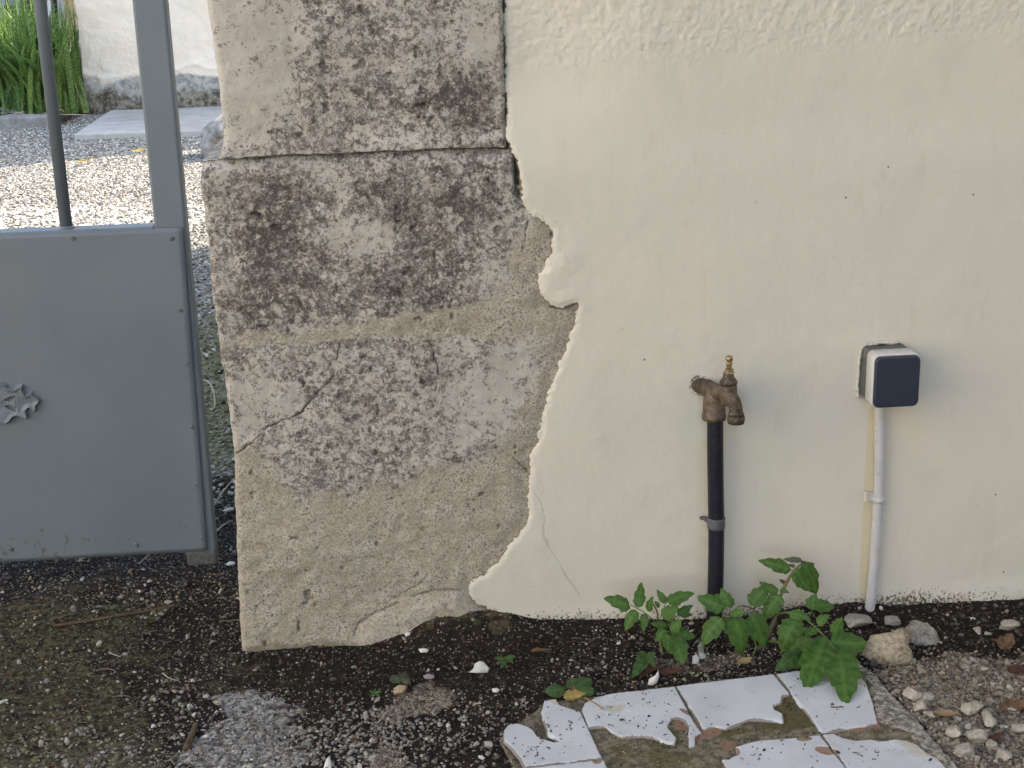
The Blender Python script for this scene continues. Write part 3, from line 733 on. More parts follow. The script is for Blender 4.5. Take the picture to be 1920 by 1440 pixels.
o = np_mesh('sheet_panel', np.concatenate([A.reshape(-1, 3), Bk.reshape(-1, 3)]), np.concatenate([Fa, Fb, np.array(rim)]), M['paint']); adopt(o, gate)
bx = atY(123, 415, YG+.024).x
for k in range(8):
    bm = bmesh.new(); x = bx-k*.165
    tube(bm, [(x, YG+.024, zt-.005), (x, YG+.024, 1.715)], .0098, 18); b_ = bobj('bar', bm, M['paint'], gate, smooth=True)
    bm = bmesh.new(); lathe(bm, (x, YG+.024, zt+.0012), [(.0135, 0), (.013, .0015), (.0102, .004)], 14); bobj('weld_bead', bm, M['paint'], gate, smooth=True)
for px, py in [(137, 447), (322, 447), (338, 582), (350, 683), (360, 801), (370, 909), (379, 1008), (255, 1022), (20, 1030)]:
    p = atY(px, py, YG-.002); bm = bmesh.new()
    lathe(bm, (p.x, YG-.0015, p.z), [(.0040, .001), (.0040, -.0008), (.0031, -.0022), (.0016, -.0026), (.0010, -.0014)], 12, 'Y')
    bobj('screw', bm, M['screw'], gate, smooth=True)
# cast lock ornament as a relief
orn = [(0, 370), (60, 380), (130, 410), (170, 465), (280, 480), (340, 440), (430, 408), (468, 450), (462, 520), (505, 600), (560, 570), (612, 538), (665, 610), (745, 665), (795, 720), (770, 790), (722, 840), (718, 920), (690, 962), (620, 950), (560, 890), (528, 930), (562, 1030), (550, 1085), (480, 1092), (400, 1062), (330, 1040), (270, 1060), (200, 1150), (130, 1192), (60, 1190), (0, 1160)]
orn = orn + [(-500-a, b) for a, b in orn[::-1]]
op = [(a/10.28, 680+b/10.28) for a, b in orn]
OP = wall_pts(op, YG-.004)
x0, x1 = min(p[0] for p in OP)-.003, max(p[0] for p in OP)+.003; z0, z1 = min(p[1] for p in OP)-.003, max(p[1] for p in OP)+.003
Xo, Zo = np.meshgrid(np.arange(x0, x1, .0007), np.arange(z0, z1, .0007))
s_ = sdf(Xo, Zo, OP)
def P_(l): return wall_pts([(a/10.28, 680+b/10.28) for a, b in l], YG-.004)
e1 = sdf(Xo, Zo, P_([(95, 730), (180, 660), (290, 630), (300, 690), (200, 740)])); e2 = sdf(Xo, Zo, P_([(95, 830), (190, 820), (320, 880), (300, 935), (180, 900)]))
eye = sdf(Xo, Zo, P_([(40, 780), (120, 690), (300, 630), (330, 780), (320, 940), (180, 920)]))
hgt = .0075*ss(-.0004, .0045, s_)-.0025*np.exp(-(eye/.0016)**2)-.0018*ss(.004, .010, s_)+fbm(Xo, Zo, 60, 1, 210)*.0012*ss(0, .004, s_)
hgt = hgt-.006*ss(-.0006, .001, np.maximum(e1, e2))
hgt = hgt+.0026*np.exp(-((s_-.0030)/.0012)**2)+.0022*np.exp(-((eye+.0)/.0022)**2)*(s_ > .004)
keep = (s_[:-1, :-1] > -.0008) | (s_[1:, 1:] > -.0008)
V2, F2 = compact(np.stack([Xo, YG-.0005-hgt, Zo], -1).reshape(-1, 3), grid_faces(*Xo.shape, keep=keep))
o = np_mesh('lock_ornament', V2, F2, M['paint']); adopt(o, gate)

# ================================================================== SWITCH AND CONDUIT
def rrect(x0, x1, z0, z1, r, n=7):
    out = []
    for cx, cz, a0 in ((x1-r, z1-r, 0), (x0+r, z1-r, 90), (x0+r, z0+r, 180), (x1-r, z0+r, 270)):
        out += [(cx+r*math.cos(R(a0+90*k/n)), cz+r*math.sin(R(a0+90*k/n))) for k in range(n+1)]
    return out
def rprism(name, x0, x1, z0, z1, r, prof, mat, parent):
    """rounded-square body; prof = [(y, inset)] from wall to front"""
    bm = bmesh.new(); rings = []
    for y, ins_ in prof:
        rings.append([bm.verts.new((x, y, z)) for x, z in rrect(x0+ins_, x1-ins_, z0+ins_, z1-ins_, max(r-ins_, .001))])
    for a, b in zip(rings, rings[1:]):
        for k in range(len(a)): bm.faces.new([a[k], a[(k+1) % len(a)], b[(k+1) % len(a)], b[k]])
    bm.faces.new(rings[0]); bm.faces.new(rings[-1])
    o = bobj(name, bm, mat, parent)
    for p in o.data.polygons: p.use_smooth = len(p.vertices) == 4
    return o
FY = -.066
pa = atY(1636, 667, FY); pb = atY(1724, 763, FY); pc = atY(1723, 661, FY); pd = atY(1637, 764, FY)
sx0, sx1 = (pa.x+pd.x)/2, (pb.x+pc.x)/2; sz0, sz1 = (pb.z+pd.z)/2, (pa.z+pc.z)/2
sw = thing('light_switch', 'square wall switch with dark slate rocker and pale frame on the cream wall', 'switch', (sx0/2+sx1/2, 0, sz0))
rprism('back_box', sx0+.0012, sx1-.0012, sz0+.0012, sz1-.0012, .008, [(.002, 0), (-.034, 0), (-.036, .001)], M['sw_back'], sw)
rprism('cover_frame', sx0, sx1, sz0, sz1, .0095, [(-.0355, .0015), (-.0362, 0), (-.061, 0), (-.0645, .0012), (FY+.0014, .0022), (FY+.0024, .0034)], M['sw_white'], sw)
rprism('rocker', sx0+.0015, sx1-.0003, sz0+.0010, sz1-.0030, .009, [(-.062, 0), (FY-.0018, 0), (FY-.0034, .0009), (FY-.0040, .003)], M['sw_rock'], sw)
# smear of filler and old paint against the box
def blobstrip(name, path, rad, mat, parent=None, seed=0, n=8, wob=.5):
    rr = random.Random(seed); pts = smooth_path(path, 8); bm = bmesh.new()
    tube(bm, [p+Vector((rr.uniform(-1, 1), rr.uniform(-.3, .3), rr.uniform(-1, 1)))*rad*.35 for p in pts], [rad*rr.uniform(1-wob, 1+wob) for _ in pts], n)
    return bobj(name, bm, mat, parent, smooth=True)
o = blobstrip('filler_bead', [(sx0+.001, -.006, sz0-.001), (sx0-.001, -.004, sz0+.02), (sx0-.0005, -.006, sz1-.02), (sx0+.003, -.007, sz1-.003), (sx0+.02, -.006, sz1+.001), (sx1-.012, -.005, sz1+.001)], .0028, M['plaster_rim'], sw, 3)

con = thing('conduit_pipe', 'thin white plastic conduit running down the wall from the switch into the soil', 'conduit', (.73, -.012, 0))
cp = [atY(1649, 757, -.014), atY(1649, 850, -.013), atY(1647, 930, -.0125), atY(1640, 1040, -.013), atY(1633, 1120, -.017), atY(1630, 1152, -.020), atY(1629, 1200, -.024)]
bm = bmesh.new(); tube(bm, smooth_path(cp, 6), .0078, 18); bobj('tube', bm, M['conduit'], con, smooth=True)
cc = atY(1647, 935, -.0125)
bm = bmesh.new(); lathe(bm, (cc.x, cc.y, cc.z-.0055), [(.0079, 0), (.0094, .0002), (.0096, .004), (.0094, .0085), (.0079, .0088)], 18); bobj('saddle_clip', bm, M['conduit'], con, smooth=True)
q = atY(1627, 932, -.006); bm = bmesh.new(); box(bm, q.x-.0055, q.x+.010, -.012, -.003, q.z-.007, q.z+.009); box(bm, q.x-.0075, q.x-.003, -.015, -.003, q.z+.002, q.z+.0105)
bobj('clip_plug', bm, M['plaster_rim'], con, bevel=.001)

# ================================================================== TAP AND SUPPLY PIPE
sp_ = thing('supply_pipe', 'dark navy water pipe rising from the soil behind the tomato leaves to the tap', 'pipe', (.47, -.03, 0))
pp = [atY(1341, 770, -.030), atY(1341, 840, -.030), atY(1342, 920, -.028), atY(1343, 990, -.027), atY(1342, 1080, -.028), atY(1339, 1160, -.034), atY(1336, 1240, -.045)]
bm = bmesh.new(); tube(bm, smooth_path(pp, 8), .0122, 24); bobj('hose', bm, M['hose'], sp_, smooth=True)
c_ = atY(1343, 981, -.0275); bm = bmesh.new()
lathe(bm, (c_.x, c_.y, c_.z-.008), [(.0123, 0), (.0134, .0004), (.0137, .006), (.0132, .012), (.0138, .017), (.0123, .0175)], 22); bobj('pipe_clip', bm, M['clip'], sp_, smooth=True)
q = atY(1320, 975, -.008); bm = bmesh.new(); tube(bm, [(q.x-.004, -.003, q.z+.002), (q.x, -.010, q.z+.004), (q.x+.007, -.018, q.z), (q.x+.012, -.022, q.z-.003)], [.003, .0034, .004, .004], 8); bobj('clip_lug', bm, M['clip'], sp_, smooth=True)

k_ = 1/1372
TY = -.070
tap = thing('water_tap', 'old corroded brass garden tap without its handle on top of the navy pipe', 'tap', (.49, -.05, .35))
e = atY(1339, 760, -.032)
bm = bmesh.new()
lathe(bm, (e.x, e.y, e.z-.022), [(.0150, 0), (.0178, .0006), (.0183, .004), (.0180, .0085), (.0168, .0095), (.0166, .030), (.0158, .036), (.0135, .043), (.009, .047)], 26)
bobj('pipe_socket', bm, M['bronze'], tap, smooth=True)
bm = bmesh.new(); a_ = atY(1311, 722, -.002); b_ = atY(1338, 734, -.030)
tube(bm, smooth_path([a_+Vector((-.002, .012, .001)), a_, a_+Vector((.008, -.012, -.001)), b_, atY(1350, 735, -.045), atY(1362, 735, -.060)], 6), [.0125]*3+[.0122]*9+[.0135]*8+[.0125]*6+[.0115]*5, 20)
bobj('inlet_elbow', bm, M['bronze'], tap, smooth=True)
t = atY(1366, 735, TY); z = t.z
bm = bmesh.new()
lathe(bm, (t.x, t.y, z), [(.004, -.021), (.0095, -.018), (.0120, -.011), (.0125, 0), (.0122, .0095), (.0116, .011)], 26)
body = bobj('valve_body', bm, M['bronze'], tap, smooth=True)
bm = bmesh.new()
spts = [atY(1364, 735, TY), atY(1369, 744, TY-.006), atY(1375, 753, TY-.012), atY(1379, 764, TY-.015), atY(1380, 777, TY-.016)]
sm = smooth_path(spts, 6); tube(bm, sm, list(np.linspace(.0118, .0098, len(sm)-4))+[.0100, .0106, .0114, .0120], 22)
bobj('spout', bm, M['bronze'], tap, smooth=True)
s2 = atY(1380, 783, TY-.016); bm = bmesh.new()
lathe(bm, (s2.x, s2.y, s2.z-.0055), [(.0085, .0055), (.0085, .0004), (.0118, 0), (.0128, .0008), (.0130, .0045), (.0126, .0075), (.0108, .0095), (.009, .0096)], 26)
so_ = bobj('outlet_ring', bm, M['bronze'], tap, smooth=True)
bm = bmesh.new(); lathe(bm, (s2.x, s2.y, s2.z-.0085), [(.0090, 0), (.0119, .0002), (.0120, .0028), (.0090, .0030)], 26); bobj('outlet_seal', bm, M['rubber'], tap, smooth=True)
bm = bmesh.new(); t2 = atY(1366, 716, TY)
lathe(bm, (t2.x, t2.y, t2.z), [(.0118, -.0025), (.0130, -.0018), (.0132, .0005), (.0125, .002), (.0100, .0045), (.0098, .006), (.0082, .0072), (.0080, .0135), (.0078, .0145)], 26)
bobj('bonnet', bm, M['bronze'], tap, smooth=True)
bm = bmesh.new(); t3 = atY(1367, 700, TY)
lathe(bm, (t3.x, t3.y, t3.z), [(.0076, -.003), (.0078, .002), (.0066, .0024), (.0066, .0032)], 22)
bobj('packing_nut', bm, M['brass'], tap, smooth=True)
bm = bmesh.new(); t4 = atY(1367, 694.5, TY)
lathe(bm, (t4.x, t4.y, t4.z), [(.0060, -.0025), (.0067, -.0018), (.0067, .0018), (.0055, .0025)], 6); bobj('hex_nut', bm, M['brass'], tap, bevel=.0004)
bm = bmesh.new(); t5 = atY(1367, 690, TY)
lathe(bm, (t5.x, t5.y, t5.z), [(.0038, -.002), (.0036, .002), (.0042, .0040), (.0047, .0066), (.0042, .0088), (.0038, .0098), (.0050, .0112), (.0056, .0136), (.0053, .0160), (.0042, .0180), (.0018, .0190)], 20)
bobj('spindle', bm, M['brass'], tap, smooth=True)
blobstrip('filler_bead', [a_+Vector((-.0105, .0, .006)), a_+Vector((-.012, 0, -.003)), a_+Vector((-.008, -.001, -.010)), a_+Vector((-.001, -.001, -.013))], .0022, M['plaster_rim'], tap, 8)
blobstrip('filler_bead', [a_+Vector((-.0105, .0, .007)), a_+Vector((-.003, -.001, .0115)), a_+Vector((.008, -.001, .0135))], .0018, M['plaster_rim'], tap, 9)

# ================================================================== TILED SLAB
slab = thing('tiled_slab', 'broken concrete slab with white glazed tiles lying on the soil in front of the tomato plants', 'tiled slab', tuple(atZ(1400, 1350, 0)))
xs = np.arange(.09, .75, .0022); ys = np.arange(-.60, -.14, .0022); Xs, Ys = np.meshgrid(xs, ys)
sl_ = sdf(Xs, Ys, SLAB)+fbm(Xs, Ys, 40, 4, 300)*.004
hb = .0095+fbm(Xs, Ys, 30, 4, 301)*.0022+fbm(Xs, Ys, 140, 3, 302)*.0009
ul = 1-ss(.17, .235, Xs+.25*(Ys+.25)); hb = hb-.006*ul
border = zone(Xs, Ys, [(1590, 1235), (1612, 1242), (1642, 1258), (1678, 1300), (1726, 1350), (1770, 1400), (1830, 1480), (1790, 1480), (1700, 1385), (1640, 1365), (1636, 1310), (1624, 1275), (1580, 1262), (1480, 1275), (1450, 1258)], .006, .006, 60)
hb = hb+.0022*border
hb = -.013+(hb+.013)*ss(-.004, .004, sl_)
mossb = zone(Xs, Ys, [(1320, 1385), (1420, 1370), (1480, 1300), (1545, 1372), (1330, 1398)], .01, .01)
mossb = np.maximum(mossb, .55*zone(Xs, Ys, [(1100, 1350), (1300, 1380), (1320, 1400), (1330, 1500), (1150, 1500)], .02, .02))
mossb = np.maximum(mossb, .55*zone(Xs, Ys, [(1610, 1270), (1640, 1262), (1670, 1310), (1640, 1320)], .01, .01))
clay = zone(Xs, Ys, [(1296, 1350), (1340, 1355), (1352, 1372), (1352, 1395), (1300, 1400)], .004, .006, 60)
clay = np.maximum(clay, zone(Xs, Ys, [(1560, 1370), (1650, 1362), (1655, 1380), (1600, 1385)], .004, .006, 60)*.8)
clay = np.maximum(clay, zone(Xs, Ys, [(1252, 1345), (1275, 1340), (1290, 1362), (1290, 1385), (1270, 1380)], .004, .004, 60))
clay = np.maximum(clay, zone(Xs, Ys, [(1345, 1400), (1385, 1400), (1380, 1420), (1350, 1425)], .004, .004, 60)*.7)
mk = np.stack([mossb, clay, border, 0*mossb], -1)
keep = (sl_[:-1, :-1] > -.006) | (sl_[1:, 1:] > -.006)
V2, F2, m2 = compact(np.stack([Xs, Ys, hb], -1).reshape(-1, 3), grid_faces(*Xs.shape, keep=keep), mk.reshape(-1, 4))
o = np_mesh('mortar_bed', V2, F2, M['bed'], mask=m2); adopt(o, slab)
ZT = .0130
TILES = [
 ([(945, 1368), (955, 1357), (970, 1356), (990, 1362), (1001, 1370), (1007, 1380), (1022, 1386), (1040, 1392), (1051, 1391), (1040, 1381), (1028, 1374), (1022, 1352), (1017, 1330), (1020, 1314), (1042, 1310), (1050, 1322), (1088, 1334), (1128, 1420), (985, 1437), (976, 1420), (958, 1398), (946, 1388)], 1),
 ([(958, 1444), (990, 1440), (1131, 1424), (1168, 1500), (940, 1520)], .6),
 ([(1091, 1332), (1096, 1318), (1120, 1307), (1150, 1300), (1265, 1287), (1302, 1355), (1314, 1371), (1303, 1375), (1302, 1395), (1292, 1399), (1292, 1362), (1286, 1350), (1275, 1343), (1259, 1345), (1251, 1363), (1259, 1372), (1268, 1383), (1264, 1393), (1240, 1387), (1225, 1381), (1207, 1379), (1185, 1378), (1166, 1381), (1150, 1374), (1134, 1361), (1118, 1361), (1104, 1362)], .7),
 ([(1269, 1286), (1450, 1264), (1480, 1300), (1466, 1303), (1464, 1316), (1449, 1320), (1451, 1330), (1467, 1338), (1466, 1350), (1430, 1347), (1405, 1347), (1378, 1358), (1358, 1364), (1340, 1361), (1323, 1365), (1318, 1363)], .15),
 ([(1456, 1263), (1500, 1258), (1560, 1252), (1598, 1254), (1622, 1278), (1636, 1315), (1645, 1356), (1541, 1370)], .9),
 ([(1380, 1400), (1410, 1391), (1428, 1388), (1480, 1384), (1537, 1378), (1590, 1445), (1625, 1500), (1400, 1520), (1362, 1440), (1354, 1424), (1368, 1424), (1382, 1412)], .6),
 ([(1543, 1377), (1562, 1375), (1580, 1383), (1606, 1389), (1633, 1386), (1650, 1390), (1678, 1386), (1700, 1388), (1720, 1396), (1739, 1413), (1758, 1422), (1774, 1440), (1800, 1500), (1632, 1500), (1593, 1443)], .7)]
CHIPS = [(1288, 1335, 6, 10, .5), (1509, 1384, 15, 5, .1), (1547, 1406, 21, 8, -.45), (1120, 1426, 9, 5, 0), (1374, 1408, 16, 10, .2)]
FILM = [[(1085, 1300), (1160, 1290), (1180, 1310), (1100, 1322)], [(1120, 1340), (1175, 1335), (1165, 1352), (1135, 1355)], [(1500, 1240), (1620, 1240), (1640, 1300), (1560, 1300), (1500, 1285)], [(1670, 1400), (1740, 1400), (1780, 1450), (1700, 1430)], [(1010, 1300), (1060, 1300), (1080, 1345), (1040, 1335)]]
for i, (pts, dirty) in enumerate(TILES):
    P2 = grd_pts(pts, ZT)
    x0 = min(p[0] for p in P2)-.004; x1 = max(p[0] for p in P2)+.004; y0 = min(p[1] for p in P2)-.004; y1 = max(p[1] for p in P2)+.004
    Xt, Yt = np.meshgrid(np.arange(x0, x1, .0011), np.arange(y0, y1, .0011))
    s1 = sdf(Xt, Yt, P2)+.0004+fbm(Xt, Yt, 120, 3, 310+i)*.0007
    tilt = (i*37 % 7-3)*.002
    h = .0085+(ZT-.0085)*ss(-.0007, .0007, s1)+(Xt-x0)*tilt*.15+fbm(Xt, Yt, 8, 2, 320+i)*.0002
    chip = np.zeros(Xt.shape)
    for cx_, cy_, rx, ry, an in CHIPS:
        c0 = atZ(cx_, cy_, ZT); ex_ = (atZ(cx_+rx, cy_, ZT)-c0).x; ey_ = abs((atZ(cx_, cy_+ry, ZT)-c0).y)
        dx = (Xt-c0.x); dy = (Yt-c0.y); u = (dx*math.cos(an)+dy*math.sin(an))/ex_; v_ = (-dx*math.sin(an)+dy*math.cos(an))/ey_
        chip = np.maximum(chip, ss(1.1, .9, np.sqrt(u*u+v_*v_)+fbm(Xt, Yt, 90, 2, 330)*.2))
    film = np.zeros(Xt.shape)
    for f_ in FILM: film = np.maximum(film, zone(Xt, Yt, f_, .008, .008, 60)*.8)
    h = h-chip*.0012
    ed = ss(.0018, -.0002, s1)*1.05*(.5+vn(Xt*60, Yt*60, 340))
    mk = np.stack([chip, film, ed, 0*ed], -1)
    keep = (s1[:-1, :-1] > -.0012) | (s1[1:, 1:] > -.0012)
    V2, F2, m2 = compact(np.stack([Xt, Yt, h], -1).reshape(-1, 3), grid_faces(*Xt.shape, keep=keep), mk.reshape(-1, 4))
    o = np_mesh('tile', V2, F2, M['tile'], mask=m2); adopt(o, slab)
# dark crumbs lying on the tiles
def tile_dens(x, y):
    k = np.zeros(len(x))
    for (pts, dirty) in TILES: k = np.maximum(k, dirty*inside(x, y, grd_pts(pts, ZT)))
    return k*(.25+.75*(vn(x*25, y*25, 350) > .5))
x = RNG.uniform(.1, .72, 1500); y = RNG.uniform(-.50, -.16, 1500); kp = RNG.random(1500) < tile_dens(x, y)*.9; x, y = x[kp], y[kp]; n = len(x)
P_c = np.stack([x, y, np.full(n, ZT+.0001)], -1)
o = pebbles('soil_crumbs', P_c, RNG.uniform(.0006, .0015, n)*np.where(RNG.random(n) < .1, 1.9, 1), ICO1, palette(n, [DARK, (.06, .045, .035)], [3, 1]), jag=.6, sink=.1)
x = RNG.uniform(.1, .75, 3000); y = RNG.uniform(-.52, -.16, 3000); kp = (sdf(x, y, SLAB) > .004) & (tile_dens(x, y) < .01) & (RNG.random(3000) < .5+.5*(x < .22)); x, y = x[kp], y[kp]; n = len(x)
pebbles('soil_crumbs', np.stack([x, y, np.full(n, .0095)-.004*(x < .2)], -1), RNG.uniform(.0006, .0018, n), ICO1, palette(n, [DARK, GREY, TAN, PALE], [3, 1, 1, .6]), jag=.5)
# crumbs splashed at the wall foot
x = RNG.uniform(.15, 1.03, 700); z_ = np.abs(RNG.normal(0, .028, 700)); n = 700

# ================================================================== STONES AND CHIPS
def rock(name, label, px, py, size, mat, seed, flat=.5, rot=0, outline=None, z=0.0, tilt=0.0, cat='stone', group=None, thick=None):
    bm = bmesh.new(); c = atZ(px, py, z)
    V0, F0 = ICO3; 
    bmesh.ops.create_icosphere(bm, subdivisions=4, radius=1)
    co = np.array([v.co[:] for v in bm.verts]); rr = np.random.default_rng(seed)
    for _ in range(13):
        nrm = rr.normal(size=3); nrm /= np.linalg.norm(nrm); lim = rr.uniform(.42, .8); dd = co@nrm
        co = co-np.maximum(dd-lim, 0)[:, None]*nrm*.985
    nz = fbm(co[:, 0]*1.3+seed, co[:, 1]*1.3+co[:, 2]*1.7, 2, 5, seed)*.12+fbm(co[:, 0]+co[:, 2]*1.9, co[:, 1]-co[:, 2], 9, 4, seed+5)*.09
    co = co*(1+nz)[:, None]*1.22
    co = co*np.array([size[0], size[1], size[1]*flat if thick is None else thick])
    ca, sa = math.cos(rot), math.sin(rot); co = co@np.array([[ca, sa, 0], [-sa, ca, 0], [0, 0, 1]])
    ct, st_ = math.cos(tilt), math.sin(tilt); co = co@np.array([[1, 0, 0], [0, ct, st_], [0, -st_, ct]])
    zz = float(near_height(np.array([c.x]), np.array([c.y]))[0]) if z == 0 and c.y < .6 else z
    off = Vector((c.x, c.y, zz-co[:, 2].min()*.72))
    for v, p in zip(bm.verts, co): v.co = p
    o = bobj(name, bm, mat, None, smooth=True); o.location = off
    return tag(o, label, cat, group)
def lump_rock(label, outline, y0, nrm, thick, mat, seed):
    n = np.array(nrm)/np.linalg.norm(nrm); cx = sum(a for a, b in outline)/len(outline); cy = sum(b for a, b in outline)/len(outline)
    P0 = np.array(atY(cx, cy, y0)); Q = []
    for a, b in outline:
        d = ray(a, b); Q.append(_C+d*((n@(P0-_C))/(n@d)))
    Q = np.array(Q); cen = Q.mean(0); N = 120; th = np.linspace(0, 1, N, endpoint=False)*len(Q)
    i0 = th.astype(int) % len(Q); i1 = (i0+1) % len(Q); f = (th % 1)[:, None]; ring = Q[i0]*(1-f)+Q[i1]*f-cen
    V = []
    for r in np.linspace(0, 1, 26)[1:]: V.append(cen+ring*r**.9+n*thick*(1-r**5)*.5)
    for r in np.linspace(1, 0, 14)[1:-1]: V.append(cen+ring*r*.97-n*thick*(1-r**4)*.9)
    V = np.array(V); rows = len(V); V = V.reshape(-1, 3)
    nz = fbm(V[:, 0]+V[:, 1]*.7+seed, V[:, 2]-V[:, 1], 28, 5, seed)*.0042+fbm(V[:, 0]-V[:, 2], V[:, 1]+V[:, 2], 150, 4, seed+3)*.0016
    out = V-cen; out /= np.linalg.norm(out, axis=1)[:, None]+1e-9; V = V+out*nz[:, None]
    F = [[a*N+k, a*N+(k+1) % N, (a+1)*N+(k+1) % N, (a+1)*N+k] for a in range(rows-1) for k in range(N)]
    o = np_mesh('stone', V, np.array(F), mat)
    bm = bmesh.new(); bm.from_mesh(o.data); bm.verts.ensure_lookup_table()
    bm.faces.new([bm.verts[k] for k in range(N)]); bm.faces.new([bm.verts[(rows-1)*N+k] for k in range(N)])
    bmesh.ops.recalc_face_normals(bm, faces=bm.faces); bm.to_mesh(o.data); bm.free()
    return tag(o, label, 'stone')
lump_rock('large beige angular mortar lump lying at the right end of the tomato plants', [(1618, 1214), (1630, 1190), (1660, 1186), (1692, 1177), (1708, 1187), (1704, 1206), (1714, 1230), (1704, 1249), (1674, 1253), (1640, 1245), (1616, 1228)], -.165, (-.1, -.62, .78), .030, M['rock_tan'], 3)
lump_rock('long grey mortar lump sloping behind the large beige one', [(1694, 1180), (1712, 1164), (1736, 1170), (1752, 1184), (1762, 1204), (1778, 1228), (1770, 1236), (1744, 1224), (1716, 1214), (1700, 1200)], -.115, (.15, -.5, .85), .026, M['rock_grey'], 9)
rock('stone', 'smooth rounded grey pebble just right of the conduit foot', 1673, 1174, (.012, .010), M['rock_smooth'], 3, .9)
rock('stone', 'rough pale crumbly lump just left of the conduit foot', 1603, 1176, (.024, .014), M['rock_pale'], 4, .8, -.3)
rock('stone', 'small pale lump on the dark soil near the right edge of the picture', 1888, 1186, (.019, .011), M['rock_pale'], 5, .8, .2)
rock('stone', 'tan flat topped pebble beside the grey green seedling', 751, 1297, (.0095, .0085), plain('tan_pebble', (.36, .27, .18), .7, .2, .15, 120, .2), 6, .9)
rock('stone', 'white angular chip beside the gate foot', 431, 1062, (.008, .006), M['shard'], 7, .6, .3)
rock('stone', 'rounded pale pebble below the gate foot', 317, 1133, (.0065, .0055), M['rock_pale'], 8, .9)
rock('stone', 'pale pebble nearest the lower left foreground moss', 407, 1322, (.0055, .0045), M['rock_pale'], 9, .7)
RB = [(1817, 1350, .016, .014), (1852, 1366, .019, .009), (1710, 1318, .012, .011), (1726, 1342, .012, .011), (1745, 1354, .011, .007), (1737, 1318, .012, .008), (1785, 1386, .016, .009), (1832, 1395, .019, .012), (1860, 1408, .010, .008), (1913, 1378, .014, .010), (1845, 1264, .008, .006), (1832, 1188, .008, .006), (1809, 1266, .007, .006), (1898, 1346, .007, .006), (1810, 1420, .014, .010), (1885, 1425, .013, .009), (1853, 1193, .006, .004), (1703, 1185, .006, .004)]
RL = ['squarish pale rubble piece, tallest of the row right of the slab edge', 'long knobbly pale rubble piece right of the squarish one', 'round pale rubble lump touching the slab edge, upper of two', 'round pale rubble lump touching the slab edge, lower of two', 'small double pale lump below the two round ones at the slab edge', 'tan rubble lump behind the round ones at the slab edge', 'flat pale rubble piece beside the reddish patch below the dry tan leaf', 'broad pitted pale rubble piece in the lower right corner', 'small pale rubble piece just right of the broad pitted one', 'pale rubble piece cut by the right edge of the picture', 'little white stone on the tan gravel left of the brown leaf at right edge', 'little grey stone in the dark soil under the wall twig', 'little white stone in the tan gravel below the long grey lump', 'little white stone resting on the brown leaf at the right edge', 'pale rubble piece lowest in the right corner, left one', 'pale rubble piece lowest in the right corner, right one', 'thin white chip in dark soil beside the small pale lump', 'small crumb stone touching the smooth grey pebble']
for i, (a, b, sx1_, sy1_) in enumerate(RB):
    rock('rubble_piece', RL[i], a, b, (sx1_, sy1_), M['rock_pale'] if i % 4 else M['rock_grey'] if i in (12,) else M['rock_pale'], 20+i, .8, (i*1.3) % 3, group='pale rubble pieces right of the tiled slab')
def shard(name, label, px, py, pts, tilt, rot, seed, mat=None, cat='shard', z=.004, th=.0016):
    """thin curved chip of crockery or shell; pts in mm"""
    c = atZ(px, py, z); bm = bmesh.new(); P = [Vector((a*.001, b*.001, 0)) for a, b in pts]
    cen = sum(P, Vector())/len(P); m = bmesh.ops
    rings = []
    for f in (1, .8, .5, .2):
        rings.append([bm.verts.new(cen+(p-cen)*f+Vector((0, 0, .0035*(1-f*f)))) for p in P])
    for a, b in zip(rings, rings[1:]):
        for k in range(len(P)): bm.faces.new([a[k], a[(k+1) % len(P)], b[(k+1) % len(P)], b[k]])
    bm.faces.new(rings[-1])
    o = bobj(name, bm, mat or M['shard'], None, smooth=True)
    s = o.modifiers.new('solid', 'SOLIDIFY'); s.thickness = th; s.offset = -1
    zz = max(z, float(near_height(np.array([c.x]), np.array([c.y]))[0])+z)
    o.location = (c.x, c.y, zz); o.rotation_euler = (tilt, 0, rot); return tag(o, label, cat)
shard('shell_chip', 'largest white chip on dark soil in front of the pillar foot', 898, 1252, [(-17, -5), (-9, -1), (-5, 7), (2, 10), (8, 8), (16, -3), (12, -9), (0, -8)], .9, .1, 1, z=.007)
shard('shell_chip', 'small white chip half buried against the pillar foot', 795, 1220, [(-9, 2), (0, 4), (8, 1), (5, -4), (-5, -4)], .7, -.1, 2, z=.004)
shard('shell_chip', 'white pointed chip standing at the back edge of the slab', 1226, 1274, [(-9, -9), (-7, 0), (2, 5), (7, 13), (8, 4), (4, -7), (-2, -10)], 1.1, -.15, 3, z=.010)
shard('shell_chip', 'grey white chip leaning on the foot of the navy pipe', 1304, 1237, [(-7, -5), (-3, 6), (4, 8), (7, 2), (3, -7)], .9, .2, 4, z=.007)
shard('shell_chip', 'tall grey flake against the left side of the navy pipe foot', 1314, 1220, [(-4, -11), (-5, 3), (0, 12), (5, 5), (4, -10)], 1.25, -.1, 5, M['rock_grey'], z=.010)
shard('shell_chip', 'white chip lying behind the gate foot near the pillar', 428, 957, [(-12, 0), (-3, 4), (10, 6), (12, 0), (0, -5)], .3, .2, 6, z=.006)
shard('shell_chip', 'white splinter at the bottom edge left of the slab', 615, 1432, [(-5, -12), (-3, 4), (1, 9), (5, -2), (7, -12)], .6, -.2, 7, z=.005)
shard('shell_chip', 'small white chip on soil left of the round leaved weed', 930, 1294, [(-6, 3), (2, 4), (6, 0), (2, -5), (-5, -3)], .4, 0, 8, z=.004)

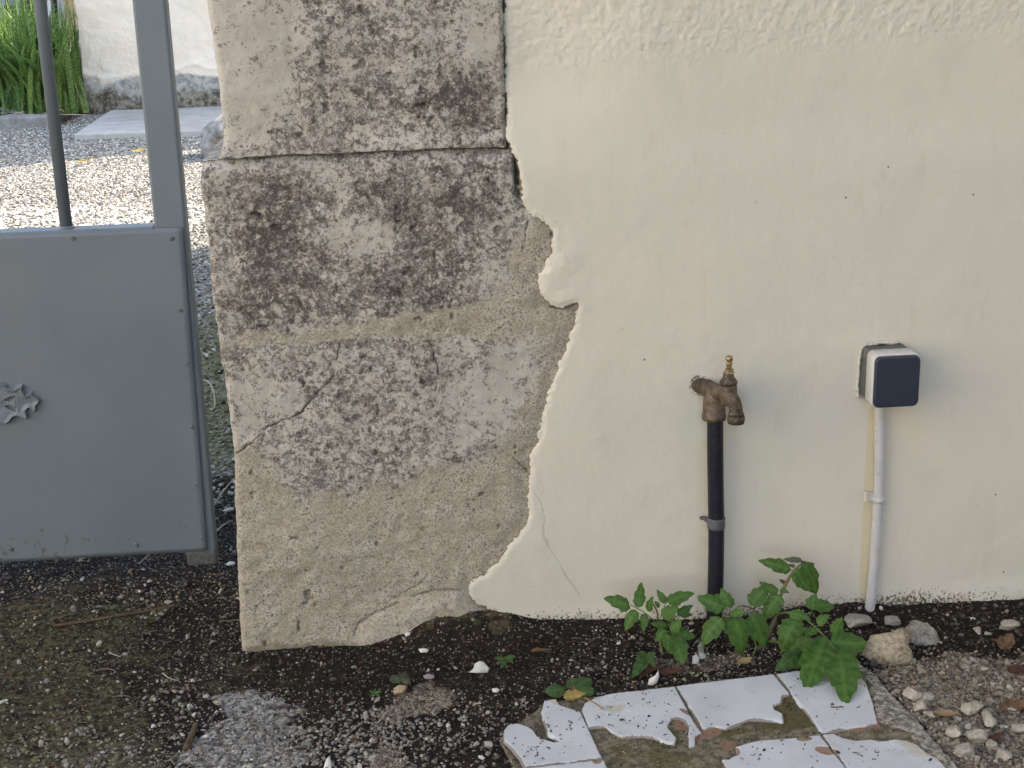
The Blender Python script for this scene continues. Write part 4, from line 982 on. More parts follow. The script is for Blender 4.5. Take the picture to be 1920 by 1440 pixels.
# ================================================================== PLANTS
def leaflet(base, tip, wid, nrm, rng, nl=3, depth=.27, droop=.12, fold=.12, roundt=False):
    base, tip = np.array(base), np.array(tip); d = tip-base; L = np.linalg.norm(d); d = d/L
    nrm = np.array(nrm); nrm = nrm-d*(nrm@d); nrm /= np.linalg.norm(nrm); sd = np.cross(nrm, d)
    nt, ns = 30, 9; t = np.linspace(0, 1, nt)[:, None]; s = np.linspace(-1, 1, ns)[None]
    if roundt: prof = np.sin(np.pi*t**.8)**.6
    else: prof = (np.sin(np.pi*np.clip(t, 0, 1)**.70)**.75)*(1-.25*t)
    ph = rng.uniform(0, 1, 2); side = np.where(s < 0, ph[0], ph[1])
    saw = (t*nl+side+.06*np.sin(t*9)) % 1
    cut = np.where(saw < .78, saw/.78, (1-saw)/.22)       # tooth rising towards the tip then a notch
    lob = 1-depth*(1-cut)*ss(.02, .12, t)*(1-.35*t)
    w_ = wid/2*prof*lob*(1+.1*np.sign(s)*rng.uniform(-1, 1))
    sh = .05*L*np.abs(s)*(cut-.3)*depth*2                 # teeth point forward
    bend = rng.uniform(-.06, .06)*L
    u = t*L+sh*(t < .97); lat = w_*s+bend*np.sin(np.pi*t)
    hz = -droop*L*t**2+droop*L*.25*np.sin(np.pi*t) - fold*w_*np.abs(s)**1.5 + .015*L*np.sin(t*nl*10.05-np.abs(s)*3.4)*(np.abs(s)*(1.15-np.abs(s)))*1.6+.02*L*np.sin(t*5+np.sign(s)*1.3+ph[0]*6)*s**2
    P = base+u[..., None]*d+lat[..., None]*sd+hz[..., None]*nrm
    vein = np.exp(-(s/.10)**2)*np.ones_like(t); sv = np.exp(-(((t*nl*1.6-np.abs(s)*.55) % 1-.5)/.08)**2)*.6*(np.abs(s) < .85)
    mk = np.stack([np.maximum(vein, sv), np.ones_like(vein)*0, vein*0, vein*0], -1)
    return P.reshape(-1, 3), grid_faces(nt, ns), mk.reshape(-1, 4)
def leaf_mesh(name, lets, mat, parent, seed, up=.55, **kw):
    rng = np.random.default_rng(seed); Vs, Fs, Ms = [], [], []; n = 0
    for b, t_, wd in lets:
        toc = _C-np.array(b); toc /= np.linalg.norm(toc)
        nrm = toc+np.array([rng.uniform(-.35, .35), 0, up+rng.uniform(-.25, .25)])
        V, F, m = leaflet(b, t_, wd*1.36, nrm, rng, **kw); Vs.append(V); Fs.append(F+n); Ms.append(m); n += len(V)
    o = np_mesh(name, np.concatenate(Vs), np.concatenate(Fs), mat, mask=np.concatenate(Ms)); adopt(o, parent); return o
def C7(X, Y): return 1100+X/3.2, 1000+Y/3.2
def P7(X, Y, y): a, b = C7(X, Y); return atY(a, b, y)
WPX = 1/3.2/1385      # crop pixel to metres at this depth
def group_leaf(parent, lst, y0, y1, seed, stems=(), mat=None, **kw):
    """lst of (bx,by,tx,ty,w) in crop pixels; y0 depth at base, y1 at tip"""
    lets = [(P7(a, b, y0), P7(c+(c-a)*.06, d+(d-b)*.06, y1), w_*WPX) for a, b, c, d, w_ in lst]
    o = leaf_mesh('leaf', lets, mat or M['leaf'], parent, seed, **kw)
    for st_, r_ in stems:
        bm = bmesh.new(); tube(bm, smooth_path([P7(*p) for p in st_], 6), r_, 8)
        bobj('leaf_stalk', bm, M['stemg'], parent, smooth=True)
    return o
lp = thing('tomato_plant', 'smaller tomato seedling left of the navy pipe with small pointed leaflets', 'plant', tuple(P7(490, 775, -.10)), 'tomato plants at the wall foot')
bm = bmesh.new(); sp = smooth_path([P7(500, 790, -.11), P7(462, 735, -.105), P7(445, 680, -.10), P7(438, 600, -.095), P7(428, 530, -.09), P7(422, 470, -.088), P7(400, 425, -.088)], 6)
tube(bm, sp, list(np.linspace(.0024, .0011, len(sp))), 10); bobj('stem', bm, M['stem'], lp, smooth=True)
group_leaf(lp, [(255, 438, 112, 382, 92), (312, 446, 330, 302, 74), (262, 440, 195, 470, 40)], -.085, -.075, 1, [([(412, 530, -.09), (350, 478, -.086), (262, 428, -.085)], .0008)])
group_leaf(lp, [(370, 470, 392, 388, 50), (302, 462, 230, 578, 80), (345, 480, 336, 582, 56)], -.09, -.10, 2)
group_leaf(lp, [(472, 420, 424, 344, 48), (482, 412, 640, 353, 82), (545, 490, 632, 430, 58), (556, 486, 634, 482, 42)], -.085, -.08, 3, [([(428, 545, -.092), (470, 430, -.086), (488, 408, -.085)], .0007), ([(480, 570, -.095), (520, 515, -.09), (560, 484, -.085)], .0007)])
group_leaf(lp, [(455, 505, 540, 440, 92), (440, 440, 412, 410, 34), (480, 545, 392, 535, 52)], -.10, -.105, 4)
group_leaf(lp, [(500, 585, 560, 520, 74), (508, 590, 646, 615, 92), (472, 575, 414, 642, 66)], -.11, -.12, 5, [([(435, 570, -.095), (475, 580, -.105), (520, 610, -.115)], .0007)])
group_leaf(lp, [(515, 622, 578, 768, 120), (482, 600, 486, 700, 74)], -.13, -.165, 6)
group_leaf(lp, [(358, 716, 278, 842, 82), (372, 712, 402, 785, 60), (345, 722, 300, 700, 46)], -.14, -.185, 7, mat=M['leaf2'])
rp = thing('tomato_plant', 'larger sprawling tomato plant between the navy pipe and the white conduit', 'plant', tuple(P7(830, 780, -.12)), 'tomato plants at the wall foot')
bm = bmesh.new(); sp = smooth_path([P7(790, 805, -.12), P7(870, 770, -.125), P7(960, 740, -.12), P7(1045, 680, -.11), P7(1100, 580, -.10), P7(1140, 480, -.09), P7(1165, 370, -.085), P7(1205, 285, -.08), P7(1245, 225, -.08), P7(1285, 185, -.08)], 6)
tube(bm, sp, list(np.linspace(.0048, .0016, len(sp))), 12); bobj('stem', bm, M['stem'], rp, smooth=True)
group_leaf(rp, [(835, 442, 676, 378, 120), (858, 440, 808, 338, 78), (846, 442, 880, 390, 56)], -.11, -.10, 11, [([(1045, 500, -.095), (1000, 455, -.10), (930, 436, -.105), (870, 470, -.11), (830, 498, -.115), (800, 520, -.12)], .0011)])
group_leaf(rp, [(812, 508, 690, 662, 120), (815, 520, 832, 590, 50)], -.12, -.13, 12)
group_leaf(rp, [(882, 500, 938, 722, 150), (868, 480, 945, 475, 50), (850, 505, 838, 520, 30)], -.12, -.14, 13, [([(865, 470, -.11), (878, 495, -.12)], .0008)])
group_leaf(rp, [(985, 485, 1075, 668, 150)], -.11, -.13, 14)
group_leaf(rp, [(985, 428, 1075, 312, 118), (1150, 352, 1046, 290, 62)], -.085, -.08, 15, [([(985, 455, -.10), (984, 425, -.088)], .0007)])
group_leaf(rp, [(1165, 372, 1068, 512, 112), (1158, 340, 1212, 352, 36), (1150, 380, 1165, 455, 50)], -.09, -.10, 16)
group_leaf(rp, [(1222, 222, 1045, 160, 92), (1225, 215, 1180, 232, 30)], -.08, -.07, 17, [([(1238, 235, -.08), (1222, 218, -.08)], .0007)])
group_leaf(rp, [(1290, 160, 1182, 150, 40), (1250, 200, 1212, 184, 26), (1196, 300, 1158, 276, 28), (1285, 180, 1330, 172, 40)], -.075, -.07, 18, mat=M['leaf3'])
group_leaf(rp, [(1295, 185, 1392, 365, 140)], -.085, -.075, 19)
group_leaf(rp, [(1258, 215, 1345, 345, 100), (1250, 240, 1240, 290, 34)], -.09, -.10, 20)
group_leaf(rp, [(1358, 460, 1372, 368, 96), (1370, 436, 1492, 432, 88), (1352, 480, 1378, 498, 30)], -.11, -.10, 21, [([(1330, 510, -.12), (1355, 455, -.11)], .0008)])
group_leaf(rp, [(1215, 480, 1335, 512, 66), (1268, 510, 1176, 700, 146)], -.12, -.14, 22, [([(1145, 488, -.092), (1190, 475, -.105), (1240, 478, -.12), (1310, 510, -.13), (1400, 590, -.15), (1460, 655, -.182), (1510, 725, -.20)], .0016)])
group_leaf(rp, [(1385, 545, 1452, 490, 66), (1350, 622, 1308, 570, 60), (1330, 600, 1400, 570, 50)], -.14, -.14, 23)
group_leaf(rp, [(1430, 622, 1320, 900, 210), (1360, 640, 1260, 660, 80)], -.17, -.265, 24, nl=4)
group_leaf(rp, [(1462, 650, 1682, 652, 170), (1490, 610, 1530, 515, 80)], -.18, -.185, 25, nl=4)
group_leaf(rp, [(1510, 708, 1552, 968, 200)], -.20, -.31, 26, nl=4)
group_leaf(rp, [(1290, 690, 1148, 805, 120), (1300, 700, 1200, 720, 70)], -.17, -.20, 27, mat=M['leaf2'])
bm = bmesh.new(); tube(bm, smooth_path([P7(1090, 650, -.115), P7(1130, 645, -.125), P7(1160, 660, -.14)], 5), .0016, 8); bobj('side_shoot', bm, M['stemg'], rp, smooth=True)
bm = bmesh.new(); tube(bm, smooth_path([P7(1005, 640, -.12), P7(1015, 690, -.125), P7(985, 770, -.135), P7(1000, 820, -.14)], 5), .0012, 8); bobj('side_shoot', bm, M['stemg'], rp, smooth=True)
# small weeds
def weed(label, px, py, leaves, mat, seed, h=.012, **kw):
    c = atZ(px, py, .004); r_ = thing('weed', label, 'weed', tuple(c)); lets = []
    for (bx_, by_, tx_, ty_, w_) in leaves:
        b = atZ(bx_, by_, h*.6); t_ = atZ(tx_, ty_, h); lets.append((b, t_, w_/1450))
        bm = bmesh.new(); tube(bm, [c-Vector((0, 0, .004)), c.lerp(b, .5)+Vector((0, 0, .003)), b], .0006, 6); bobj('stem', bm, M['stemg'], r_, smooth=True)
    leaf_mesh('leaves', lets, mat, r_, seed, up=1.2, **kw); return r_
weed('round leaved green weed at the left end of the tiled slab', 1076, 1292, [(1058, 1292, 1023, 1293, 26), (1068, 1290, 1076, 1268, 20), (1080, 1290, 1110, 1270, 26), (1084, 1292, 1112, 1298, 24)], M['leaf2'], 40, nl=2, depth=.05, roundt=True)
weed('dull grey green seedling behind the tan pebble', 752, 1280, [(748, 1281, 738, 1262, 22), (758, 1280, 760, 1256, 18), (760, 1283, 766, 1272, 14)], M['leaf3'], 41, nl=2, depth=.05, roundt=True)
weed('tiny lobed seedling in the soil right of the largest white chip', 945, 1236, [(944, 1236, 928, 1232, 12), (945, 1237, 940, 1250, 14), (949, 1233, 966, 1230, 16), (950, 1238, 962, 1242, 10)], M['leaf2'], 42, nl=3, depth=.35)
weed('tiny star shaped seedling left of the tan pebble', 702, 1300, [(702, 1300, 692, 1294, 6), (702, 1300, 715, 1296, 6), (702, 1300, 704, 1290, 6), (702, 1301, 712, 1305, 6), (700, 1301, 695, 1306, 5)], M['leaf2'], 43, nl=2, depth=.1)
weed('small green sprout in moss near the gate foot', 205, 1140, [(205, 1140, 192, 1134, 9), (206, 1140, 220, 1134, 9), (205, 1141, 206, 1130, 8)], M['leaf3'], 44, nl=2, depth=.1)
# dry leaves
def dry(label, px, py, L, wd, ang, mat, seed, z=.006, lift=.3, group='dry fallen leaves'):
    c = atZ(px, py, z); rng = np.random.default_rng(seed)
    c.z = float(near_height(np.array([c.x]), np.array([c.y]))[0])+z if c.y < .6 else z+.01
    d = Vector((math.cos(ang), math.sin(ang), 0))*L/2
    V, F, m = leaflet(c-d+Vector((0, 0, lift*.004)), c+d+Vector((0, 0, lift*.01)), wd, (rng.uniform(-.3, .3), rng.uniform(-.3, .1), 1), rng, nl=3, depth=.3, droop=-.12, fold=-.35)
    V = V+np.stack([0*V[:, 0], 0*V[:, 0], fbm(V[:, 0], V[:, 1], 70, 3, seed)*.004], -1)
    o = np_mesh('dry_leaf', V, F, mat, mask=m); return tag(o, label, 'leaf', group)
dry('brown leaf on soil at the wall foot right of the pillar', 1015, 1226, .034, .020, -.5, M['dry'], 1)
dry('dark red brown leaf under the smaller tomato seedling', 1215, 1262, .05, .026, .3, M['dryred'], 2, z=.004)
dry('dark red brown leaf just right of the white pointed chip', 1258, 1262, .04, .024, -.4, M['dryred'], 3, z=.004)
dry('reddish brown leaf on dark soil near the right edge', 1885, 1212, .045, .032, .8, M['dry'], 4)
dry('red brown leaf cut by the right edge of the picture', 1912, 1262, .04, .03, .2, M['dryred'], 5)
dry('big brown leaf at the right edge on the tan gravel', 1905, 1336, .05, .03, .1, M['dry'], 6)
dry('tan square ended leaf among the rubble by the slab', 1776, 1356, .040, .028, -.7, plain('tan_leaf', (.27, .19, .115), .85, .1, .15, 90, .3), 7)
dry('small rusty leaf in the lower right rubble', 1868, 1390, .025, .018, .3, M['dryred'], 8)
dry('curled yellow brown leaf lying on the slab corner', 1078, 1310, .034, .022, .2, M['dryyel'], 9, z=.012)
dry('crumpled brown leaf behind the curled yellow brown one', 1072, 1296, .020, .016, 1.2, M['dry'], 10, z=.012)
dry('crumpled tan leaf behind the slab under the tomato stem', 1398, 1245, .026, .020, .4, plain('tan_leaf_pale', (.24, .18, .10), .85, .1, .15, 90, .3), 11)
dry('yellow leaf on the courtyard gravel near the round bar', 162, 306, .10, .06, .2, M['dryyel'], 12, z=.02)
dry('yellow leaf on the courtyard gravel near the gate stile', 266, 287, .11, .06, .4, M['dryyel'], 13, z=.02)
# twigs
def twig(label, pts, r_, mat, cat='twig', z=.004, group='fallen twigs'):
    P = []
    for a, b in pts:
        c = atZ(a, b, z); c.z = float(near_height(np.array([c.x]), np.array([c.y]))[0])+z if c.y < .65 else z+.008
        P.append(c)
    bm = bmesh.new(); s_ = smooth_path(P, 5); tube(bm, s_, [r_*(1-.5*i/len(s_)) for i in range(len(s_))], 7)
    return tag(bobj('twig', bm, mat, None, smooth=True), label, cat, group)
twig('long dark stick lying left of the pillar foot', [(100, 1172), (180, 1160), (290, 1142), (330, 1138)], .0030, M['twig'])
twig('pale twig behind the gate foot, uppermost of two', [(402, 948), (418, 930), (440, 904)], .0022, M['twigp'])
twig('pale twig behind the gate foot, lowermost of two', [(404, 1002), (420, 985), (436, 978)], .0022, M['twigp'])
twig('curved pale twig in the gravel gap beside the gate', [(383, 718), (394, 724), (402, 745), (404, 768)], .0032, M['twigp'])
twig('pale straw under the gate bottom', [(262, 1060), (280, 1040), (296, 1022)], .0013, M['twigp'])
twig('short pale straw on the left moss', [(203, 1222), (214, 1226), (226, 1232)], .0012, M['twigp'])
twig('dark stub stick in the lower left moss', [(350, 1408), (358, 1385), (368, 1360)], .0055, M['twig'])
twig('thin curved straw in the moss left of the pillar', [(305, 1262), (318, 1274), (335, 1278)], .0010, M['twigp'])
twig('thin straw below the tiny star shaped seedling', [(708, 1355), (716, 1347), (726, 1336)], .0010, M['twigp'])
twig('small black stick on the right tile below the big leaf', [(1558, 1330), (1568, 1329), (1581, 1327)], .0011, M['twig'], z=.0165)
def upright(label, a, b, y, r_, mat):
    bm = bmesh.new(); p0 = atY(*a, y); p1 = atY(*b, y-.004); m_ = (p0+p1)/2+Vector((.002, 0, 0))
    tube(bm, smooth_path([p0, m_, p1], 4), [r_, r_, r_, r_*1.3, r_*1.3, r_, r_*.9, r_*.7, r_*.5], 7)
    return tag(bobj('dead_stalk', bm, mat, None, smooth=True), label, 'stalk')
upright('thin dark dead stalk standing against the wall left of the tomato plants', (1080, 1222), (1088, 1186), -.03, .0014, M['twig'])
upright('thin brown dead stalk standing against the wall at far right', (1799, 1165), (1804, 1128), -.03, .0011, M['twig'])
bm = bmesh.new(); tube(bm, smooth_path([atZ(1095, 1308, .02), atZ(1115, 1318, .018), atZ(1131, 1330, .0165)], 5), .0010, 7)
tag(bobj('leaf_stalk', bm, M['dryyel'], None, smooth=True), 'pale yellow leaf stalk lying on the left tiles', 'stalk')

# ================================================================== BEYOND THE GATE
def far_material():
    k = NM('aged_cream_render', .85, .15)
    geo = k.n.new('ShaderNodeNewGeometry'); sx = k.n.new('ShaderNodeSeparateXYZ'); k.L(geo.outputs['Position'], sx.inputs[0])
    z = sx.outputs[2]; n = k.noise(2.6, 6, .6); f = k.noise(22, 6, .7)
    c = k.mix(k.step(k.noise(1.5, 6, .6), .4, .6), (.74, .63, .52), (.79, .70, .61))
    c = k.mix(k.mul(k.step(k.noise(5, 6, .65), .52, .62), .5), c, (.70, .66, .59))
    base = k.mix(k.step(f, .38, .62), (.07, .06, .05), (.28, .25, .21))
    patch = k.mix(k.step(f, .35, .6), (.22, .21, .20), (.42, .41, .39))
    h = k.add(z, k.mul(k.sub(n, .5), .45))
    c = k.mix(k.sub(1, k.step(h, .235, .285)), c, patch)
    h2 = k.add(z, k.mul(k.sub(k.noise(4.5, 6, .65), .5), .5))
    c = k.mix(k.sub(1, k.step(h2, .10, .22)), c, base)
    return k.fin(c, k.bump(k.add(k.noise(9, 6, .7), k.mul(f, .5)), .7, .02))
fw_ = thing('courtyard_wall', 'aged pale rendered wall with a crumbling grey base beyond the gate', 'wall', (0, 9, 0))
hx = atY(163, 214, 8.9).x
xs = axis([(hx, .012), (-.6, .2), 3.4]); zs = axis([(-.03, .012), (1.2, .2), 5.0]); Xf, Zf = np.meshgrid(xs, zs)
yf = 8.9+fbm(Xf, Zf, 2.5, 5, 400)*.02+fbm(Xf, Zf, 14, 4, 401)*.006+.03*ss(.32, .18, Zf+fbm(Xf, Zf, 3, 4, 402)*.14)*0
ed = np.exp(-np.abs(Zf-.30-fbm(Xf, Zf, 3, 4, 402)*.14)/.02)*.012; yf = yf-ed
Xf2 = Xf+fbm(Zf, Zf*0, 6, 4, 403)*.02*(Xf < hx+.001)
A = np.stack([Xf2, yf, Zf], -1); Lf = np.repeat(A[:, :1], 8, 1); Lf[..., 1] = np.linspace(9.15, 8.93, 8)[None]; A = np.concatenate([Lf, A], 1)
M['far'] = far_material(); o = np_mesh('rendered_face', A.reshape(-1, 3), grid_faces(*A.shape[:2]), M['far']); adopt(o, fw_)
bm = bmesh.new(); box(bm, hx+.05, 3.4, 8.96, 9.13, -.05, 4.99); bobj('wall_core', bm, M['far'], fw_)
ps = thing('stone_step', 'long flat pale concrete step along the foot of the courtyard wall', 'step', (0, 8.2, 0))
bm = bmesh.new(); y_f = atZ(270, 252, .03).y; xa = atZ(148, 248, .04).x; xb = atZ(184, 220, .04).x
v = [(xa, y_f, -.02), (3.2, y_f-.1, -.02), (3.2, 8.86, -.02), (xb, 8.86, -.02)]
lo = [bm.verts.new(p) for p in v]; hi = [bm.verts.new((p[0], p[1], .045)) for p in v]
bm.faces.new(lo[::-1]); bm.faces.new(hi)
for i in range(4): bm.faces.new([lo[i], lo[(i+1) % 4], hi[(i+1) % 4], hi[i]])
bobj('slab', bm, plain('worn_concrete', (.40, .385, .37), .9, .1, .18, 12, .5, dirt=(.22, .20, .18), dscale=6), ps, bevel=.008)
kb = thing('kerb', 'low grey concrete kerb in front of the strap leaved plant', 'kerb', (-3, 8.75, 0))
bm = bmesh.new(); yk = atZ(60, 243, .0).y; box(bm, -8, hx-.06, yk, yk+.16, -.03, .09); bobj('kerb_stone', bm, plain('old_kerb', (.27, .26, .25), .9, .1, .3, 18, .6, dirt=(.10, .09, .08), dscale=10), kb, bevel=.015)
xs = np.linspace(-8, hx-.02, 160); ys = np.linspace(yk+.15, 11.6, 80); Xb, Yb = np.meshgrid(xs, ys); Hb = .05+fbm(Xb, Yb, 3, 4, 410)*.04
mkb = np.zeros(Xb.shape+(4,)); mkb[..., 2] = .3; np_mesh('flower_bed', np.stack([Xb, Yb, Hb], -1).reshape(-1, 3), grid_faces(*Xb.shape), M['soil'], mask=mkb.reshape(-1, 4))['kind'] = 'structure'
def strap_plant(name, label, cx, cy, n, hgt, spread, seed):
    root = thing(name, label, 'plant', (cx, cy, .05), 'strap leaved clumps in the bed beyond the gate'); rr = np.random.default_rng(seed)
    Vs, Fs = [], []; cnt = 0
    for i in range(n):
        a = rr.uniform(0, 2*np.pi); L = hgt*rr.uniform(.65, 1.15); lean = rr.uniform(.1, 1.5)**1.2*spread; wd = rr.uniform(.012, .024)
        b = np.array([cx+rr.normal(0, .10), cy+rr.normal(0, .09), .04]); dr = np.array([math.cos(a), math.sin(a), 0]); t = np.linspace(0, 1, 11)[:, None]
        up = L*(t-.38*lean*t**2.4); out = L*lean*(.25*t+.55*t**2)
        c = b+dr*out+np.array([0, 0, 1.])*up
        if c[:, 0].max() > hx+.05: continue
        sdv = np.cross(dr, [0, 0, 1.]); tw = rr.uniform(-.5, .5); sdv = sdv*math.cos(tw)+np.array([0, 0, 1.])*math.sin(tw)
        ww = wd*(1-.95*t**3)*(.6+.4*np.sin(np.pi*np.clip(t*1.3, 0, 1)))
        nrm = np.cross(sdv, dr)
        P = np.stack([c-sdv*ww, c+np.array([0, 0, -1.])*ww*.45, c+sdv*ww], 1)
        Vs.append(P.reshape(-1, 3)); Fs.append(grid_faces(11, 3)+cnt); cnt += 33
    o = np_mesh('foliage', np.concatenate(Vs), np.concatenate(Fs), M['strap']); adopt(o, root); return root
c1 = atZ(100, 214, .05); c2 = atZ(20, 205, .05)
strap_plant('strap_leaf_plant', 'nearer clump of long green strap leaves against the corner of the courtyard wall', c1.x-.05, c1.y+.12, 520, .84, .75, 1)
strap_plant('strap_leaf_plant', 'clump of long green strap leaves at the left edge beyond the gate', c2.x-.1, c2.y+.2, 330, .84, .85, 2)
strap_plant('strap_leaf_plant', 'clump of long green strap leaves behind the other two', c1.x-.35, c1.y+.75, 200, .85, .8, 3)
# dry debris in the bed
bm = bmesh.new()
for i in range(90):
    c = Vector((random.uniform(-3.6, hx-.05), random.uniform(yk+.18, yk+.9), .07)); d = Vector((random.uniform(-1, 1), random.uniform(-.6, .6), random.uniform(-.05, .15))).normalized()*random.uniform(.05, .22)
    tube(bm, [c, c+d], .004, 5)
tag(bobj('plant_litter', bm, M['twigp'], None), 'dry straw litter under the strap leaved plants', 'litter', kind='stuff')
# rough stone stub left of the pillar
p = atZ(392, 300, 0); rs = thing('rubble_stub', 'rough grey stone stub showing between the gate stile and the pillar', 'stone', (p.x+.3, p.y+.1, 0))
xs = np.linspace(-1, 1, 90); th = np.linspace(0, np.pi, 60)
bm = bmesh.new(); bmesh.ops.create_icosphere(bm, subdivisions=5, radius=1)
for v in bm.verts:
    q = v.co.copy(); q = Vector((math.copysign(abs(q.x)**.4, q.x), math.copysign(abs(q.y)**.5, q.y), math.copysign(abs(q.z)**.45, q.z)))
    v.co = Vector((q.x*.36, q.y*.15, q.z*.24)) + Vector((p.x+.335, p.y+.14, .0))
    nz = float(fbm(np.array([v.co.x*1.0+v.co.y]), np.array([v.co.z*1.4]), 9, 5, 420)[0])
    v.co += v.co.normalized()*0; v.co.x += nz*.05; v.co.y += nz*.06; v.co.z += nz*.03
bobj('rough_masonry', bm, plain('rough_grey_masonry', (.27, .26, .25), .95, .1, .45, 14, 1.0, dirt=(.09, .08, .07), dscale=18), rs, smooth=True)
# outbuilding glimpsed behind the plants
ob = thing('outbuilding', 'pale outbuilding with dark slatted shutters behind the strap leaved plants', 'building', (-4, 12, 0))
def ob_box(name, px0, px1, zlo, zhi, y0, y1, mat, bev=0):
    x0 = atY(px0, 30, y0).x; x1 = atY(px1, 30, y0).x; bm = bmesh.new(); box(bm, x0, x1, y0, y1, zlo, zhi); return bobj(name, bm, mat, ob, bevel=bev), x0, x1
M['obw'] = plain('blue_grey_wash', (.30, .33, .40), .8, .2, .12, 5, .2); M['obd'] = plain('dark_slats', (.035, .035, .045), .5, .3); M['obp'] = plain('white_post', (.60, .61, .64), .6, .3, .06, 10, .1)
ob_box('wall', -900, 900, -.1, 3.2, 12.2, 12.6, plain('dark_ochre_wall', (.20, .17, .13), .9, .1, .2, 3, .3))  # back wall in a dark ochre colour
ob_box('roof', -950, 950, 3.2, 3.4, 11.9, 13.5, M['obw'])
ob_box('post', 80, 97, -.1, 3.19, 12.0, 12.1, M['obp']); ob_box('post', 110, 122, -.1, 3.19, 12.0, 12.1, M['obw'])
ob_box('post', 32, 40, -.1, 3.19, 12.0, 12.1, M['obw'])
for a, b in ((97.5, 109.5), (41, 79)):
    f, x0, x1 = ob_box('shutter', a, b, .3, 2.4, 12.12, 12.15, M['obd'])
    bm = bmesh.new(); z = .34
    while z < 2.36:
        box(bm, x0+.003, x1-.003, 12.085, 12.118, z, z+.022); z += .045
    bobj('slats', bm, plain('slat_edges', (.11, .10, .12), .5, .3), f)
f, x0, x1 = ob_box('panel', -40, 31, .3, 1.9, 12.08, 12.16, M['obw'])
bm = bmesh.new(); c = atY(14, 14, 12.06); box(bm, c.x-.012, c.x+.012, 12.05, 12.078, c.z-.13, c.z+.12); box(bm, c.x-.07, c.x-.013, 12.05, 12.078, c.z-.012, c.z+.014); box(bm, c.x+.013, c.x+.07, 12.05, 12.078, c.z-.012, c.z+.014)
bobj('latch', bm, M['obd'], f)
pr = thing('stone_pier', 'brown stone pier at the corner behind the courtyard wall', 'pier', (hx, 9.8, 0))
x0 = atY(119, 20, 11.0).x; x1 = atY(146, 20, 11.0).x
xs = np.linspace(x0, x1+.1, 30); zs = np.linspace(-.05, 3.6, 260); Xq, Zq = np.meshgrid(xs, zs); A = np.stack([Xq, 11.0+fbm(Xq, Zq, 7, 4, 430)*.04, Zq], -1)
Bq = A[:, ::-1].copy(); Bq[..., 1] += .35; A = np.concatenate([A, Bq, A[:, :1]], 1)
o = np_mesh('masonry', A.reshape(-1, 3), grid_faces(*A.shape[:2]), plain('brown_stone', (.33, .27, .19), .9, .1, .35, 12, .9, dirt=(.12, .09, .07), dscale=7)); adopt(o, pr)

# house and wall added out of view: cut sky light, bounce sun
nb = thing('sky_blocker_house', 'unseen house block added behind the viewer on the right to cut sky light', 'building', (5, -7, 0))
bm = bmesh.new(); box(bm, 1.3, 12, -12, -2.7, -.05, 5.5); bobj('wall', bm, plain('sky_blocker_render', (.17, .155, .14), .9, .1, .1, 3, .2), nb)
bm = bmesh.new(); box(bm, 1.1, 12.2, -12.2, -2.5, 5.501, 5.7); bobj('roof', bm, plain('sky_blocker_tiles', (.30, .16, .10), .9, .1, .1, 3, .2), nb)

lw = thing('bounce_wall', 'unseen pale wall added on the viewer left to bounce sunlight', 'wall', (-3.4, -4, 0))  # out-of-view reflector wall, added for soft warm light from the left
bm = bmesh.new(); box(bm, -3.7, -3.4, -9, -.2, -.05, 3.6); bobj('bounce_coat', bm, plain('bounce_render', (.78, .71, .60), .85, .2, .06, 3, .2), lw)
bm = bmesh.new(); box(bm, -3.76, -3.34, -9.05, -.15, 3.601, 3.68); bobj('bounce_coping', bm, M['far'], lw)

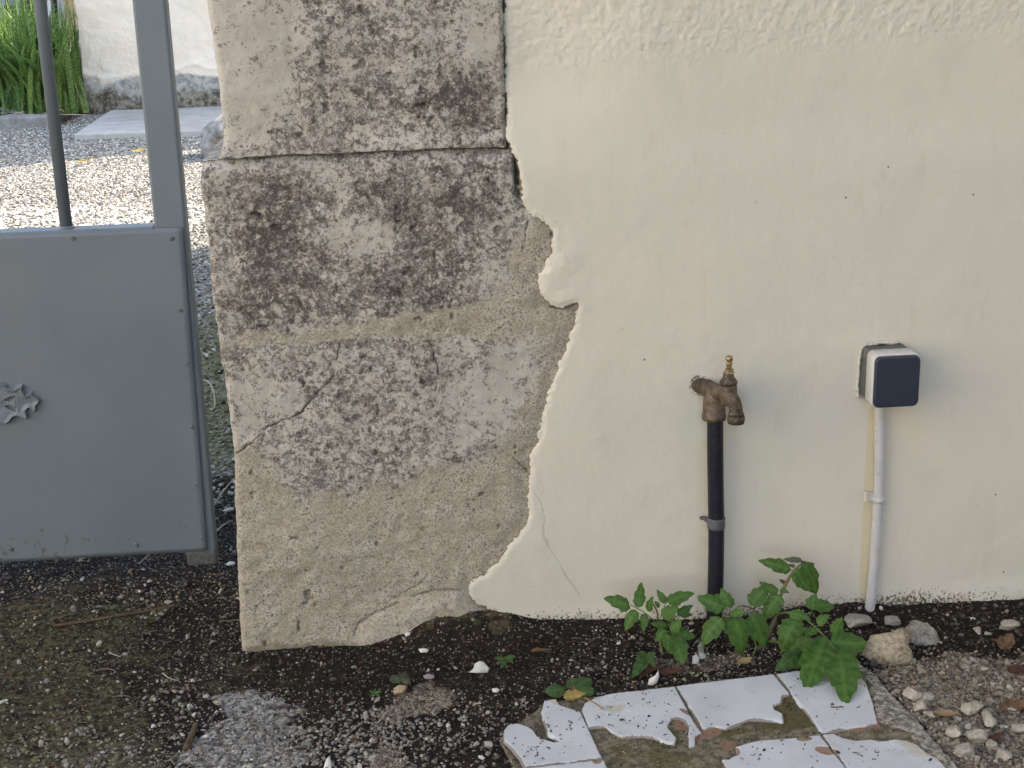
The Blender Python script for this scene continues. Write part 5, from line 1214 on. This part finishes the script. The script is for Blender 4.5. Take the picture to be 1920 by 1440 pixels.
# fine straw and grass litter on the soil
bm = bmesh.new()
for i in range(170):
    px_, py_ = (random.uniform(-40, 440), random.uniform(1045, 1430)) if i % 3 else (random.uniform(385, 440), random.uniform(780, 1180))
    c = atZ(px_, py_, .003)
    if c.y > -.02 and c.x > -.262: continue
    c.z = float(near_height(np.array([c.x]), np.array([c.y]))[0])+.0035
    a = random.uniform(0, 6.28); L = random.uniform(.008, .034); b = random.uniform(-.5, .5)
    P_ = [c+Vector((math.cos(a+b*t)*L*t, math.sin(a+b*t)*L*t, .003*math.sin(t*3+a))) for t in (0, .33, .66, 1)]
    tube(bm, P_, random.uniform(.00035, .0008), 5)
tag(bobj('straw_litter', bm, plain('old_straw', (.17, .14, .10), .9, .1, .4, 60, .3), None), 'fine dry straw scattered on the soil around the gate', 'litter', kind='stuff')
bm = bmesh.new()
for i in range(150):
    c = atZ(random.uniform(960, 1760), random.uniform(1270, 1438), ZT)
    if float(tile_dens(np.array([c.x]), np.array([c.y]))[0])*.9 < random.random()*.8: continue
    c.z = ZT+.0007; a = random.uniform(0, 6.28); L = random.uniform(.0015, .0055)
    tube(bm, [c, c+Vector((math.cos(a)*L, math.sin(a)*L, 0)), c+Vector((math.cos(a+.7)*L*1.6, math.sin(a+.7)*L*1.6, .0002))], random.uniform(.0003, .0007), 5)
tag(bobj('bark_crumbs', bm, M['twig'], None), 'dark slivers of bark and grit on the white tiles', 'litter', kind='stuff')

Vs, Fs, Ms, n = [], [], [], 0
rg = np.random.default_rng(77)
for i in range(190):
    x = rg.uniform(-.72, .98); y = rg.uniform(-.30, -.01) if x > -.26 else rg.uniform(-.40, .40)
    if float(sdf(np.array([x]), np.array([y]), SLAB)[0]) > -.004: continue
    z = float(near_height(np.array([x]), np.array([y]))[0])+.0025; a = rg.uniform(0, 6.28); L = rg.uniform(.004, .013)
    b = np.array([x, y, z]); V, F, m = leaflet(b, b+np.array([math.cos(a)*L, math.sin(a)*L, rg.uniform(-.001, .003)]), L*rg.uniform(.4, .8), (rg.uniform(-.5, .5), rg.uniform(-.5, .2), 1), rg, nl=2, depth=.35, fold=-.4)
    Vs.append(V); Fs.append(F+n); Ms.append(m); n += len(V)
o = np_mesh('leaf_litter', np.concatenate(Vs), np.concatenate(Fs), M['dryred'], mask=np.concatenate(Ms)); tag(o, 'small brown leaf fragments scattered on the dark soil', 'litter', kind='stuff')
